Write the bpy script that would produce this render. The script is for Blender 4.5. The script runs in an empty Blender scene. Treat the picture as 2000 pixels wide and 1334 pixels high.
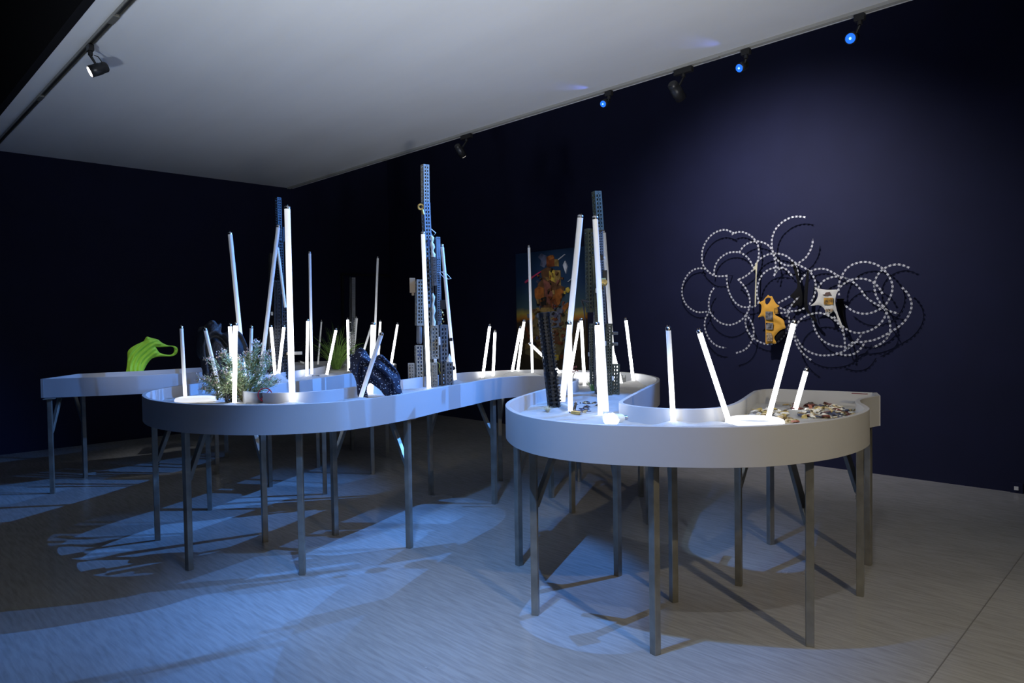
import bpy, bmesh, math, random
from mathutils import Vector, Matrix, noise
from mathutils.geometry import delaunay_2d_cdt
random.seed(7)
C = bpy.context.scene.collection
SC = bpy.context.scene
# ------------------------------------------------------------------ camera
F_PX, PITCH, ROLL, YAW = 1375.0, math.radians(1.65), math.radians(-0.9), math.radians(45.6)
EYE = Vector((0, 0, 1.5))
_f = Vector((0, math.cos(PITCH), -math.sin(PITCH)))
_r0 = Vector((1, 0, 0)); _u0 = _r0.cross(_f)
_r = math.cos(ROLL) * _r0 + math.sin(ROLL) * _u0
_u = _r.cross(_f)
RZ = Matrix.Rotation(YAW, 3, 'Z')
FW, RT, UP = RZ @ _f, RZ @ _r, RZ @ _u
cam = bpy.data.objects.new('camera', bpy.data.cameras.new('camera')); C.objects.link(cam)
cam.matrix_world = Matrix.Translation(EYE) @ Matrix((RT, UP, -FW)).transposed().to_4x4()
cam.data.sensor_width = 36; cam.data.lens = F_PX / 2000 * 36; cam.data.clip_end = 60
SC.camera = cam
# ------------------------------------------------------------------ world, exposure
w = bpy.data.worlds.new('world'); SC.world = w; w.use_nodes = True
w.node_tree.nodes['Background'].inputs[0].default_value = (0.5, 0.55, 0.7, 1)
w.node_tree.nodes['Background'].inputs[1].default_value = 0.012
SC.view_settings.view_transform = 'Standard'; SC.view_settings.look = 'None'
SC.view_settings.exposure = 0.0; SC.view_settings.gamma = 1.0
SC.view_settings.use_curve_mapping = False
SC.cycles.use_denoising = True
SC.cycles.max_bounces = 6; SC.cycles.diffuse_bounces = 4; SC.cycles.glossy_bounces = 3
SC.cycles.caustics_reflective = False; SC.cycles.caustics_refractive = False
SC.cycles.sample_clamp_indirect = 4.0


def P(x, y):                                   # plan point in the camera's own axes -> room axes
    v = RZ @ Vector((x, y, 0)); return Vector((v.x, v.y))
def ray(px, py):
    return (FW * F_PX + RT * (px - 1000) - UP * (py - 667))
def atz(px, py, z):
    d = ray(px, py); return EYE + d * ((z - EYE.z) / d.z)
def aty(px, py, Y):                            # on the plane Y = const (the long wall)
    d = ray(px, py); return EYE + d * (Y / d.y)
def atx(px, py, X):
    d = ray(px, py); return EYE + d * (X / d.x)
def above(px, py, base, off=0.0):              # on the upright plane through base, facing the room's viewer
    n = Vector((base.x, base.y, 0)).normalized()
    d = ray(px, py); return EYE + d * (((base - EYE).dot(n) + off) / d.dot(n))

WALL_Y = (aty(0, 0, 1), P(-1.19, 11.34).y)[1]
WALL_Y = 0.5 * (P(-1.19, 11.34).y + P(4.24, 5.82).y)
WALL_X = 0.5 * (P(-6.11, 8.34).x + P(-4.97, 9.54).x)
SLAB_Z = 3.62

# ------------------------------------------------------------------ lamps' light
def spot(name, loc, tgt, energy, col, ang, blend=0.3, rad=0.03):
    l = bpy.data.lights.new(name, 'SPOT'); l.energy = energy; l.color = col
    l.spot_size = math.radians(ang); l.spot_blend = blend; l.shadow_soft_size = rad
    o = bpy.data.objects.new(name, l); C.objects.link(o); o.location = loc
    o.rotation_euler = (Vector(tgt) - Vector(loc)).to_track_quat('-Z', 'Y').to_euler()
    return o
BLUE = (0.09, 0.32, 1.0); PALE = (0.46, 0.74, 1.0); WARM = (1.0, 0.84, 0.56); WHITE = (0.9, 0.93, 1.0)
def P3(x, y, z):
    p = P(x, y); return Vector((p.x, p.y, z))
LA = P3(-0.55, 2.45, 3.35); LB = P3(0.55, 1.25, 3.35); LC = P3(2.3, -0.3, 3.35)
spot('blue_spot_light_near', LA, P3(-0.1, 3.9, 0.0), 330, BLUE, 66, 0.6, .02)
spot('pale_spot_light_near', LA + Vector((.12, .0, 0)), P3(-0.15, 4.1, 0), 110, PALE, 58, 0.8, .02)
spot('neutral_spot_light_near', LB, P3(1.35, 3.1, 0.2), 64, (0.85, 0.9, 1.0), 72, 0.7, .02)
spot('warm_spot_light_near', LC, P3(1.3, 3.2, 0.45), 260, WARM, 60, 0.9, .03)
# added uplights without fixtures, low behind the viewer, put in to brighten the ceiling
spot('added_ceiling_uplight', P3(0.5, -0.2, 0.7), P3(0.1, 4.2, 4.6), 860, (1.0, 0.98, 0.93), 70, 1.0, .12)
spot('added_ceiling_uplight', P3(-1.6, 0.0, 0.7), P3(-2.3, 4.6, 4.6), 460, (0.80, 0.90, 1.0), 68, 1.0, .12)

# ------------------------------------------------------------------ materials
def new_mat(name):
    m = bpy.data.materials.new(name); m.use_nodes = True
    return m, m.node_tree.nodes, m.node_tree.links, m.node_tree.nodes['Principled BSDF']
def mat(name, col, rough=0.6, metal=0.0, var=0.0, scale=8.0, bump=0.0, bscale=None, emit=None, es=0.0, stretch=None, spec=0.5, col2=None):
    m, n, l, b = new_mat(name)
    b.inputs['Base Color'].default_value = (*col, 1); b.inputs['Roughness'].default_value = rough
    b.inputs['Metallic'].default_value = metal; b.inputs['Specular IOR Level'].default_value = spec
    if var or bump:
        tc = n.new('ShaderNodeTexCoord'); mp = n.new('ShaderNodeMapping')
        l.new(tc.outputs['Object'], mp.inputs[0])
        if stretch: mp.inputs['Scale'].default_value = stretch
        ns = n.new('ShaderNodeTexNoise'); ns.inputs['Scale'].default_value = scale; ns.inputs['Detail'].default_value = 6
        l.new(mp.outputs[0], ns.inputs['Vector'])
        if var:
            cr = n.new('ShaderNodeValToRGB'); cr.color_ramp.elements[0].position = 0.3; cr.color_ramp.elements[1].position = 0.7
            c2 = col2 if col2 else tuple(min(1, c * (1 + var)) for c in col)
            cr.color_ramp.elements[0].color = (*[c * (1 - var) for c in col], 1); cr.color_ramp.elements[1].color = (*c2, 1)
            l.new(ns.outputs['Fac'], cr.inputs[0]); l.new(cr.outputs[0], b.inputs['Base Color'])
        if bump:
            bn = n.new('ShaderNodeTexNoise'); bn.inputs['Scale'].default_value = bscale or scale; bn.inputs['Detail'].default_value = 4
            l.new(mp.outputs[0], bn.inputs['Vector'])
            bp = n.new('ShaderNodeBump'); bp.inputs['Strength'].default_value = bump; bp.inputs['Distance'].default_value = 0.01
            l.new(bn.outputs['Fac'], bp.inputs['Height']); l.new(bp.outputs[0], b.inputs['Normal'])
    if emit:
        b.inputs['Emission Color'].default_value = (*emit, 1); b.inputs['Emission Strength'].default_value = es
    return m

M = {}
M['navy_wall'] = mat('navy_wall_paint', (0.0105, 0.0128, 0.040), 0.75, var=0.08, scale=3, bump=0.05, bscale=60, spec=0.25)
M['ceiling'] = mat('off_white_ceiling_paint', (0.80, 0.81, 0.82), 0.85, var=0.035, scale=1.2, stretch=(0.25, 1.6, 1), spec=0.2)
M['void'] = mat('black_void_paint', (0.012, 0.012, 0.014), 0.9, spec=0.1)
M['tray'] = mat('white_laminate_board', (0.46, 0.46, 0.47), 0.42, var=0.015, scale=3, spec=0.4)
M['panel'] = mat('grey_board_underside', (0.35, 0.34, 0.33), 0.7)
M['steel'] = mat('raw_mild_steel', (0.30, 0.29, 0.255), 0.34, metal=0.6, var=0.25, scale=9, bump=0.06, bscale=40)
M['weld'] = mat('brown_weld_bead', (0.05, 0.035, 0.02), 0.5, metal=0.6, bump=0.6, bscale=120)
M['chrome'] = mat('end_cap_metal', (0.45, 0.45, 0.47), 0.25, metal=1.0)
M['pin'] = mat('brass_pin', (0.45, 0.36, 0.2), 0.3, metal=1.0)
M['black_plastic'] = mat('black_plastic', (0.012, 0.012, 0.013), 0.45)
M['black_metal'] = mat('black_anodised_metal', (0.035, 0.036, 0.04), 0.38, metal=0.5, var=0.2, scale=20)
M['barrel_black'] = mat('glossy_black_alloy', (0.005, 0.005, 0.006), 0.3, metal=0.0, spec=0.45)
M['tan_metal'] = mat('sand_tan_painted_metal', (0.30, 0.28, 0.23), 0.5, metal=0.15, var=0.12, scale=18)
M['grey_metal'] = mat('grey_painted_metal', (0.17, 0.175, 0.18), 0.45, metal=0.3, var=0.15, scale=18)
M['green_metal'] = mat('olive_grey_painted_metal', (0.075, 0.09, 0.07), 0.5, metal=0.2, var=0.2, scale=18)
M['white_plastic'] = mat('white_plastic', (0.75, 0.75, 0.7), 0.4)
M['tan_plastic'] = mat('tan_plastic', (0.42, 0.30, 0.18), 0.5)
M['brass'] = mat('gold_brass', (0.6, 0.42, 0.14), 0.35, metal=0.7, var=0.3, scale=30)
M['track'] = mat('grey_track_aluminium', (0.40, 0.40, 0.38), 0.5, metal=0.2)
M['track_slot'] = mat('dark_track_slot', (0.02, 0.02, 0.02), 0.6)
M['razor'] = mat('galvanised_razor_wire', (0.75, 0.75, 0.72), 0.45, metal=0.15)
M['wire_core'] = mat('dull_wire_core', (0.22, 0.22, 0.22), 0.5, metal=0.4)
M['yellow'] = mat('yellow_cotton', (0.72, 0.36, 0.035), 0.8, var=0.08, scale=14, bump=0.15, bscale=25)
M['white_cloth'] = mat('white_cotton', (0.62, 0.60, 0.50), 0.8, var=0.05, scale=14, bump=0.15, bscale=25)
M['black_cloth'] = mat('black_cotton', (0.010, 0.010, 0.010), 0.9, spec=0.1)
M['cream_cloth'] = mat('cream_cloth_strip', (0.62, 0.58, 0.36), 0.8)
M['green_cloth'] = mat('neon_green_jersey', (0.42, 0.78, 0.05), 0.6, var=0.05, scale=10, bump=0.1, bscale=80)
M['dark_cloth'] = mat('black_knitted_nylon', (0.009, 0.009, 0.012), 0.5, var=0.5, scale=70, bump=0.5, bscale=150)
M['print_dark'] = mat('print_charcoal', (0.03, 0.03, 0.035), 0.7, var=0.9, scale=35, col2=(0.30, 0.29, 0.27))
M['print_gold'] = mat('print_black_and_orange', (0.02, 0.02, 0.015), 0.7, var=0.9, scale=28, col2=(0.75, 0.38, 0.03))
M['print_brown'] = mat('print_brown_bird', (0.12, 0.07, 0.05), 0.8)
M['print_sketch'] = mat('print_grey_sketch', (0.12, 0.09, 0.07), 0.8, var=0.7, scale=60, col2=(0.62, 0.45, 0.25))
M['red'] = mat('dark_red_ink', (0.30, 0.01, 0.03), 0.5)
M['pebble'] = mat('red_tape', (0.16, 0.015, 0.02), 0.6)
M['leaf'] = mat('sage_green_needles', (0.30, 0.40, 0.17), 0.6, var=0.35, scale=14, col2=(0.48, 0.56, 0.34))
M['stem'] = mat('brown_green_twig', (0.14, 0.11, 0.05), 0.7)
M['bud'] = mat('pale_pink_buds', (0.80, 0.58, 0.50), 0.7, var=0.2, scale=30)
M['grass'] = mat('fresh_green_grass', (0.20, 0.36, 0.07), 0.55, var=0.4, scale=30)
M['dry'] = mat('dry_straw', (0.6, 0.55, 0.38), 0.7)
M['wood'] = mat('pale_wood_block', (0.55, 0.40, 0.24), 0.6, var=0.15, scale=12, stretch=(1, 6, 1))

def specks():
    m, n, l, b = new_mat('navy_fleck_print_fabric')
    tc = n.new('ShaderNodeTexCoord'); v = n.new('ShaderNodeTexVoronoi'); v.inputs['Scale'].default_value = 56
    mp = n.new('ShaderNodeMapping'); mp.inputs['Rotation'].default_value = (0.3, 0.5, 0.4)
    l.new(tc.outputs['Object'], mp.inputs[0]); l.new(mp.outputs[0], v.inputs['Vector'])
    cr = n.new('ShaderNodeValToRGB'); cr.color_ramp.interpolation = 'CONSTANT'
    cr.color_ramp.elements[0].color = (0.62, 0.66, 0.72, 1)
    cr.color_ramp.elements[1].position = 0.23; cr.color_ramp.elements[1].color = (0.005, 0.009, 0.032, 1)
    l.new(v.outputs['Distance'], cr.inputs[0]); l.new(cr.outputs[0], b.inputs['Base Color'])
    b.inputs['Roughness'].default_value = 0.7
    return m
M['fleck'] = specks()

def sand_mat():
    m, n, l, b = new_mat('fine_white_sand')
    tc = n.new('ShaderNodeTexCoord')
    a = n.new('ShaderNodeTexNoise'); a.inputs['Scale'].default_value = 9; a.inputs['Detail'].default_value = 5
    g = n.new('ShaderNodeTexNoise'); g.inputs['Scale'].default_value = 400; g.inputs['Detail'].default_value = 2
    for q in (a, g): l.new(tc.outputs['Object'], q.inputs['Vector'])
    cr = n.new('ShaderNodeValToRGB'); cr.color_ramp.elements[0].color = (0.42, 0.41, 0.39, 1); cr.color_ramp.elements[1].color = (0.62, 0.61, 0.59, 1)
    l.new(a.outputs['Fac'], cr.inputs[0]); l.new(cr.outputs[0], b.inputs['Base Color'])
    b.inputs['Roughness'].default_value = 0.95; b.inputs['Specular IOR Level'].default_value = 0.1
    mx = n.new('ShaderNodeMath'); mx.operation = 'MULTIPLY_ADD'; mx.inputs[1].default_value = 0.25
    l.new(g.outputs['Fac'], mx.inputs[0]); l.new(a.outputs['Fac'], mx.inputs[2])
    bp = n.new('ShaderNodeBump'); bp.inputs['Strength'].default_value = 0.8; bp.inputs['Distance'].default_value = 0.03
    l.new(mx.outputs[0], bp.inputs['Height']); l.new(bp.outputs[0], b.inputs['Normal'])
    return m
M['sand'] = sand_mat()

def floor_mat():
    m, n, l, b = new_mat('grey_marbled_linoleum')
    tc = n.new('ShaderNodeTexCoord')
    mp = n.new('ShaderNodeMapping'); mp.inputs['Scale'].default_value = (2.6, 26, 1); mp.inputs['Rotation'].default_value = (0, 0, math.radians(-30))
    l.new(tc.outputs['Object'], mp.inputs[0])
    s = n.new('ShaderNodeTexNoise'); s.inputs['Scale'].default_value = 2.2; s.inputs['Detail'].default_value = 8; s.inputs['Distortion'].default_value = 0.3
    l.new(mp.outputs[0], s.inputs['Vector'])
    big = n.new('ShaderNodeTexNoise'); big.inputs['Scale'].default_value = 0.9; big.inputs['Detail'].default_value = 5
    l.new(tc.outputs['Object'], big.inputs['Vector'])
    cr = n.new('ShaderNodeValToRGB'); e = cr.color_ramp.elements
    e[0].position = 0.30; e[0].color = (0.33, 0.325, 0.31, 1); e[1].position = 0.62; e[1].color = (0.43, 0.425, 0.41, 1)
    l.new(s.outputs['Fac'], cr.inputs[0])
    mixn = n.new('ShaderNodeMix'); mixn.data_type = 'RGBA'; mixn.blend_type = 'MULTIPLY'; mixn.inputs[0].default_value = 0.35
    cr2 = n.new('ShaderNodeValToRGB'); cr2.color_ramp.elements[0].position = 0.35; cr2.color_ramp.elements[0].color = (0.6, 0.6, 0.6, 1); cr2.color_ramp.elements[1].position = 0.65
    l.new(big.outputs['Fac'], cr2.inputs[0]); l.new(cr.outputs[0], mixn.inputs[6]); l.new(cr2.outputs[0], mixn.inputs[7])
    l.new(mixn.outputs[2], b.inputs['Base Color'])
    b.inputs['Specular IOR Level'].default_value = 0.75
    rr = n.new('ShaderNodeMapRange'); rr.inputs[3].default_value = 0.17; rr.inputs[4].default_value = 0.32
    l.new(big.outputs['Fac'], rr.inputs[0]); l.new(rr.outputs[0], b.inputs['Roughness'])
    bp = n.new('ShaderNodeBump'); bp.inputs['Strength'].default_value = 0.05; bp.inputs['Distance'].default_value = 0.01
    l.new(s.outputs['Fac'], bp.inputs['Height']); l.new(bp.outputs[0], b.inputs['Normal'])
    return m
M['floor'] = floor_mat()

def tube_mat():                                 # tube glass, glow doubling as neighbours' light on unlit tubes; object colour carries (glow at foot, glow at tip, length)
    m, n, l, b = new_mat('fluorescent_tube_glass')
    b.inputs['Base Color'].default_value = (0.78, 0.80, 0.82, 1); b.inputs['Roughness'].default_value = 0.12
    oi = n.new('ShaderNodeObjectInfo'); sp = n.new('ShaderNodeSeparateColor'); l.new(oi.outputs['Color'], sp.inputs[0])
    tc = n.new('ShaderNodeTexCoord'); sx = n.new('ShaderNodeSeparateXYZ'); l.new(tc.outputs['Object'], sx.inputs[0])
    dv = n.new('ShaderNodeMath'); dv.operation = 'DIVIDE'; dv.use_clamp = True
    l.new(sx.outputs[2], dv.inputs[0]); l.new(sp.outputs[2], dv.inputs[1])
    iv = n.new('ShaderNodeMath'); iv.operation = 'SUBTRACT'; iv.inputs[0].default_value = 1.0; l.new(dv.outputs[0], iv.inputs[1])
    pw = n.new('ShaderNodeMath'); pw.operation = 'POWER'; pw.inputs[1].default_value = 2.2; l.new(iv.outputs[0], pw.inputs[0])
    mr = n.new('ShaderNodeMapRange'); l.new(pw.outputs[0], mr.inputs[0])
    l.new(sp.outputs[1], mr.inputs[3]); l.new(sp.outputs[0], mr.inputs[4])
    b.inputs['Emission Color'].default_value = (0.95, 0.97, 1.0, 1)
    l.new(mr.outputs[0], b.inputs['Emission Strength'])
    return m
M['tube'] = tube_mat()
def glow(name, col, s, base=(0.8, 0.8, 0.8)): return mat(name, base, 0.4, emit=col, es=s)
M['lamp_glow'] = glow('glowing_opal_plastic', (0.97, 0.98, 1.0), 0.75)
M['blue_lens'] = glow('lit_blue_lens', (0.015, 0.18, 1.0), 1.1, (0.01, 0.03, 0.1))
M['blue_core'] = glow('lit_pale_blue_core', (0.20, 0.55, 1.0), 1.5)
M['white_lens'] = glow('lit_white_lens', (1.0, 0.88, 0.85), 9.0)
M['dim_lens'] = glow('lit_lens_rim', (1.0, 0.95, 0.85), 1.5)
def glass_mat():
    m, n, l, b = new_mat('clear_acrylic')
    b.inputs['Base Color'].default_value = (0.93, 0.96, 1, 1); b.inputs['Roughness'].default_value = 0.03
    b.inputs['Transmission Weight'].default_value = 1.0; b.inputs['IOR'].default_value = 1.1
    return m
M['glass'] = glass_mat()

# ------------------------------------------------------------------ object helpers
def tag(o, label=None, cat=None, group=None, kind=None):
    if label: o['label'] = label
    if cat: o['category'] = cat
    if group: o['group'] = group
    if kind: o['kind'] = kind
    return o
def empty(name, loc, label=None, cat=None, group=None, kind=None, rot=None):
    o = bpy.data.objects.new(name, None); C.objects.link(o); o.location = loc; o.empty_display_size = 0.05
    if rot is not None: o.rotation_mode = 'QUATERNION'; o.rotation_quaternion = rot
    return tag(o, label, cat, group, kind)

class MB:
    def __init__(s): s.v = []; s.f = []; s.sm = []
    def add(s, vs, fs, smooth=False):
        k = len(s.v); s.v += [Vector(q) for q in vs]; s.f += [tuple(i + k for i in f) for f in fs]; s.sm += [smooth] * len(fs)
    def box(s, c, size, R=None):
        c = Vector(c); hx, hy, hz = size[0] / 2, size[1] / 2, size[2] / 2
        vs = [Vector((x, y, z)) for x in (-hx, hx) for y in (-hy, hy) for z in (-hz, hz)]
        if R is not None: vs = [R @ q for q in vs]
        s.add([c + q for q in vs], [(0, 1, 3, 2), (4, 6, 7, 5), (0, 4, 5, 1), (2, 3, 7, 6), (0, 2, 6, 4), (1, 5, 7, 3)])
    def tube(s, pts, rad, n=8, cap=True, smooth=True, flat=1.0):
        pts = [Vector(p) for p in pts]; rads = rad if isinstance(rad, (list, tuple)) else [rad] * len(pts)
        t = (pts[1] - pts[0]).normalized(); a = t.orthogonal().normalized(); vs = []; N = len(pts)
        for i, p in enumerate(pts):
            t = ((pts[min(i + 1, N - 1)] - pts[max(i - 1, 0)])).normalized()
            a = (a - t * a.dot(t)).normalized(); b = t.cross(a)
            for k in range(n):
                th = 2 * math.pi * k / n
                vs.append(p + (a * math.cos(th) + b * math.sin(th) * flat) * rads[i])
        fs = [(i * n + k, i * n + (k + 1) % n, (i + 1) * n + (k + 1) % n, (i + 1) * n + k) for i in range(N - 1) for k in range(n)]
        s.add(vs, fs, smooth)
        if cap:
            s.add(vs[:n], [tuple(range(n))[::-1]]); s.add(vs[-n:], [tuple(range(n))])
    def bar(s, a, b, wd, ht, up=None):           # rectangular bar from a to b
        a = Vector(a); b = Vector(b); d = b - a; L = d.length; d.normalize()
        x = (up if up is not None else (Vector((0, 0, 1)) if abs(d.z) < .9 else Vector((1, 0, 0)))).cross(d).normalized(); y = d.cross(x)
        R = Matrix((x, y, d)).transposed(); s.box((a + b) / 2, (wd, ht, L), R)
    def build(s, name, m, parent=None, origin=None):
        me = bpy.data.meshes.new(name)
        o0 = Vector(origin) if origin is not None else Vector((0, 0, 0))
        me.from_pydata([tuple(q - o0) for q in s.v], [], s.f); me.materials.append(m)
        me.polygons.foreach_set('use_smooth', s.sm); me.update()
        o = bpy.data.objects.new(name, me); C.objects.link(o)
        if parent is not None: o.parent = parent
        elif origin is not None: o.location = o0
        return o
def bevel(o, wdt=0.003, seg=2):
    b = o.modifiers.new('bevel', 'BEVEL'); b.width = wdt; b.segments = seg; b.limit_method = 'ANGLE'; return o

def catmull(pts, n=6):
    out = []; N = len(pts)
    for i in range(N - 1):
        p0, p1, p2, p3 = pts[max(i - 1, 0)], pts[i], pts[i + 1], pts[min(i + 2, N - 1)]
        for k in range(n):
            t = k / n
            out.append(0.5 * ((2 * p1) + (p2 - p0) * t + (2 * p0 - 5 * p1 + 4 * p2 - p3) * t * t + (3 * p1 - p0 - 3 * p2 + p3) * t ** 3))
    out.append(pts[-1].copy()); return out
def in_poly(x, y, poly):
    c = False; j = len(poly) - 1
    for i in range(len(poly)):
        xi, yi = poly[i][0], poly[i][1]; xj, yj = poly[j][0], poly[j][1]
        if (yi > y) != (yj > y) and x < (xj - xi) * (y - yi) / (yj - yi) + xi: c = not c
        j = i
    return c
def dist_poly(x, y, poly, closed=True):
    best = 1e9; n = len(poly)
    for i in range(n if closed else n - 1):
        ax, ay = poly[i][0], poly[i][1]; bx, by = poly[(i + 1) % n][0], poly[(i + 1) % n][1]
        dx, dy = bx - ax, by - ay; L = dx * dx + dy * dy or 1e-12
        t = max(0, min(1, ((x - ax) * dx + (y - ay) * dy) / L)); q = (x - ax - t * dx) ** 2 + (y - ay - t * dy) ** 2
        if q < best: best = q
    return math.sqrt(best)
def fill(poly, step, holes=(), jitter=0.0):       # triangulated polygon with interior points
    vs = [Vector((p[0], p[1])) for p in poly]; edges = [(i, (i + 1) % len(poly)) for i in range(len(poly))]
    for h in holes:
        k = len(vs); vs += [Vector((p[0], p[1])) for p in h]; edges += [(k + i, k + (i + 1) % len(h)) for i in range(len(h))]
    xs = [p[0] for p in poly]; ys = [p[1] for p in poly]
    y = min(ys) + step / 2
    while y < max(ys):
        cr = []
        j = len(poly) - 1
        for i in range(len(poly)):
            xi, yi = poly[i][0], poly[i][1]; xj, yj = poly[j][0], poly[j][1]
            if (yi > y) != (yj > y): cr.append((xj - xi) * (y - yi) / (yj - yi) + xi)
            j = i
        cr.sort()
        for a, b in zip(cr[::2], cr[1::2]):
            x = math.ceil((a + step * .4) / step) * step
            while x < b - step * .4:
                if not any(in_poly(x, y, h) for h in holes): vs.append(Vector((x, y)))
                x += step
        y += step
    v2, e2, f2, _, _, _ = delaunay_2d_cdt(vs, edges, [], 0, 1e-6)
    fs = []
    for f in f2:
        cx = sum(v2[i][0] for i in f) / len(f); cy = sum(v2[i][1] for i in f) / len(f)
        if in_poly(cx, cy, poly) and not any(in_poly(cx, cy, h) for h in holes): fs.append(tuple(f))
    return v2, fs

# ------------------------------------------------------------------ the room
def slab(name, x0, x1, y0, y1, z0, z1, m):
    b = MB(); b.box(((x0 + x1) / 2, (y0 + y1) / 2, (z0 + z1) / 2), (x1 - x0, y1 - y0, z1 - z0))
    return tag(b.build(name, m), kind='structure')
XR, YF, ZT = 4.2, -4.5, 4.7
slab('floor', WALL_X - .2, XR + .2, YF - .2, WALL_Y + .2, -0.1, 0, M['floor'])
slab('wall_left', WALL_X - .2, WALL_X, YF - .2, WALL_Y + .2, 0, ZT, M['navy_wall'])
slab('wall_back', WALL_X, XR, WALL_Y, WALL_Y + .2, 0, ZT, M['navy_wall'])
slab('wall_right', XR, XR + .2, YF - .2, WALL_Y + .2, 0, ZT, M['navy_wall'])
slab('wall_front', WALL_X, XR, YF - .2, YF, 0, ZT, M['navy_wall'])
slab('ceiling_upper', WALL_X - .2, XR + .2, YF - .2, WALL_Y + .2, ZT, ZT + .1, M['void'])
SY1 = 0.5 * (atz(700, 328, SLAB_Z).y + atz(1700, 29, SLAB_Z).y)
SY0 = 0.5 * (atz(0, 235, SLAB_Z).y + atz(175, 0, SLAB_Z).y)
slab('ceiling', WALL_X, XR, SY0, SY1, SLAB_Z, SLAB_Z + .25, M['ceiling'])
# fascia that closes the dark void left of the ceiling
slab('trim_1', WALL_X, XR, SY0 - .06, SY0 - .002, SLAB_Z - .005, ZT, M['void'])
# recessed service door on the left wall, by the corner
dy0 = atx(668, 600, WALL_X).y; dz = atx(668, 535, WALL_X).z
d = empty('door_1', (WALL_X, dy0, 0), kind='structure')
b = MB(); b.box((WALL_X + .012, dy0 + .55, dz / 2 - .01), (.024, 1.06, dz - .06)); b.build('door_leaf', M['navy_wall'], d, d.location)
b = MB()
for yy, sz, zz, hh in ((dy0, .03, dz / 2, dz), (dy0 + 1.10, .03, dz / 2, dz), (dy0 + .55, 1.13, dz, .03)):
    b.box((WALL_X + .018, yy, zz), (.036, sz, hh))
b.build('door_frame', M['black_metal'], d, d.location)
# floor seam bottom right: a thin welded joint
p0, p1 = atz(1812, 1334, 0), atz(1992, 1090, 0)
b = MB(); dd = (p1 - p0); b.bar(p0 - dd * .2 + Vector((0, 0, .0004)), p1 + dd * 1.2 + Vector((0, 0, .0004)), .005, .0012)
tag(b.build('trim_2', mat('floor_weld_cord', (0.17, 0.165, 0.16), .6)), kind='structure')
# wall outlet low on the long wall
q = aty(1986, 953, WALL_Y); t = empty('wall_outlet', (q.x, WALL_Y, q.z), 'small blue-tinted outlet plate low on the navy wall at far right', 'outlet')
b = MB(); b.box((q.x, WALL_Y - .008, q.z), (.09, .016, .09)); bevel(b.build('cover_plate', M['navy_wall'], t, t.location))
b = MB(); b.box((q.x, WALL_Y - .019, q.z), (.03, .008, .03)); b.build('socket', M['white_plastic'], t, t.location)

# ------------------------------------------------------------------ lighting tracks and lamps
def track(name, y, x0, x1, label, m, joints):
    t = empty(name, (x0, y, SLAB_Z), label, 'lighting track', 'lighting tracks')
    b = MB(); z = SLAB_Z
    b.box(((x0 + x1) / 2, y - .0165, z - .012), (x1 - x0, .007, .024)); b.box(((x0 + x1) / 2, y + .0165, z - .012), (x1 - x0, .007, .024))
    b.build('channel', m, t, t.location)
    b = MB(); b.box(((x0 + x1) / 2, y, z - .006), (x1 - x0, .026, .010)); b.build('slot', M['track_slot'], t, t.location)
    for j in joints:
        b = MB(); b.box((j, y, z - .014), (.16, .044, .028)); bevel(b.build('joint', m, t, t.location))
    return t
ty1 = SY1 - 0.10
ty0 = 0.5 * (atz(0, 283, SLAB_Z - .012).y + atz(238, 2, SLAB_Z - .012).y)
def onslab(px, py, z=SLAB_Z): return atz(px, py, z)
track('lighting_track', ty1, WALL_X + .05, XR - .1, 'pale grey lighting track along the right edge of the ceiling', M['track'], [onslab(750, 307).x, onslab(1390, 112).x])
track('lighting_track', ty0, WALL_X + .05, XR - .1, 'dark grey lighting track along the left edge of the ceiling', M['steel'], [onslab(84, 188).x, onslab(214, 30).x])

def lamp(x, y, head, aim, label, r, L, body, lens, core=None, long_adapter=False, cable=False):
    """track adapter at (x, y), arm down to the head; lens looks along aim"""
    head = Vector(head); d = (Vector(aim) - head).normalized()
    t = empty('track_spotlight', (x, y, SLAB_Z - .03), label, 'spotlight', 'spotlights on the ceiling tracks')
    o = t.location
    b = MB(); al = .17 if long_adapter else .07
    b.box((x, y, SLAB_Z - .05), (al, .038, .045)); b.tube([(x, y, SLAB_Z - .07), (x, y, SLAB_Z - .10)], .017, 12)
    bevel(b.build('adapter', M['black_plastic'], t, o))
    top = Vector((x, y, SLAB_Z - .10)); back = head - d * L * .55
    b = MB(); mid = (top + back) / 2 + Vector((0, 0, -.01))
    b.tube([top, mid, back], .009, 8)
    if cable:
        side = RT * .028
        b.tube([top + side, top + side * 2 + Vector((0, 0, -.01)), mid + side * 2, back + side * 1.2 + Vector((0, 0, .02)), back], .0035, 6)
        b.tube([top - side * .4, back - side * .5], .003, 6)
    b.build('arm', M['black_plastic'], t, o)
    b = MB()
    pr = [(-1.0, .0), (-1.0, .62), (-.93, .86), (-.85, .9), (-.6, .93), (-.58, 1.0), (0, 1.0), (0, .9)]
    b.tube([head + d * (a * L) for a, _ in pr[1:]] , [q * r for _, q in pr[1:]], 24)
    b.build('lamp_head', body, t, o)
    b = MB(); b.tube([head + d * .002, head + d * .006], [r * .86, r * .8], 20)
    ln = b.build('lens', lens, t, o)
    if core:
        b = MB(); b.tube([head + d * .006, head + d * .012], [r * .24, r * .18], 12); b.build('bulb_core', core, ln, None).location = -o
    return t
def adapter_at(px, py):
    q = atz(px, py, SLAB_Z - .03); return q.x
def head_near(px, py, x, y, drop=0.2):           # head on the upright plane through the adapter
    return above(px, py, Vector((x, y, 0)))
lamps = []
BL = [((1193, 180), (1178, 203), P3(-2.9, 5.8, 1.0), .034), ((1459, 98), (1444, 133), P3(-2.1, 4.9, .6), .036), ((1683, 32), (1661, 75), P3(-0.9, 3.9, .4), .040)]
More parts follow.
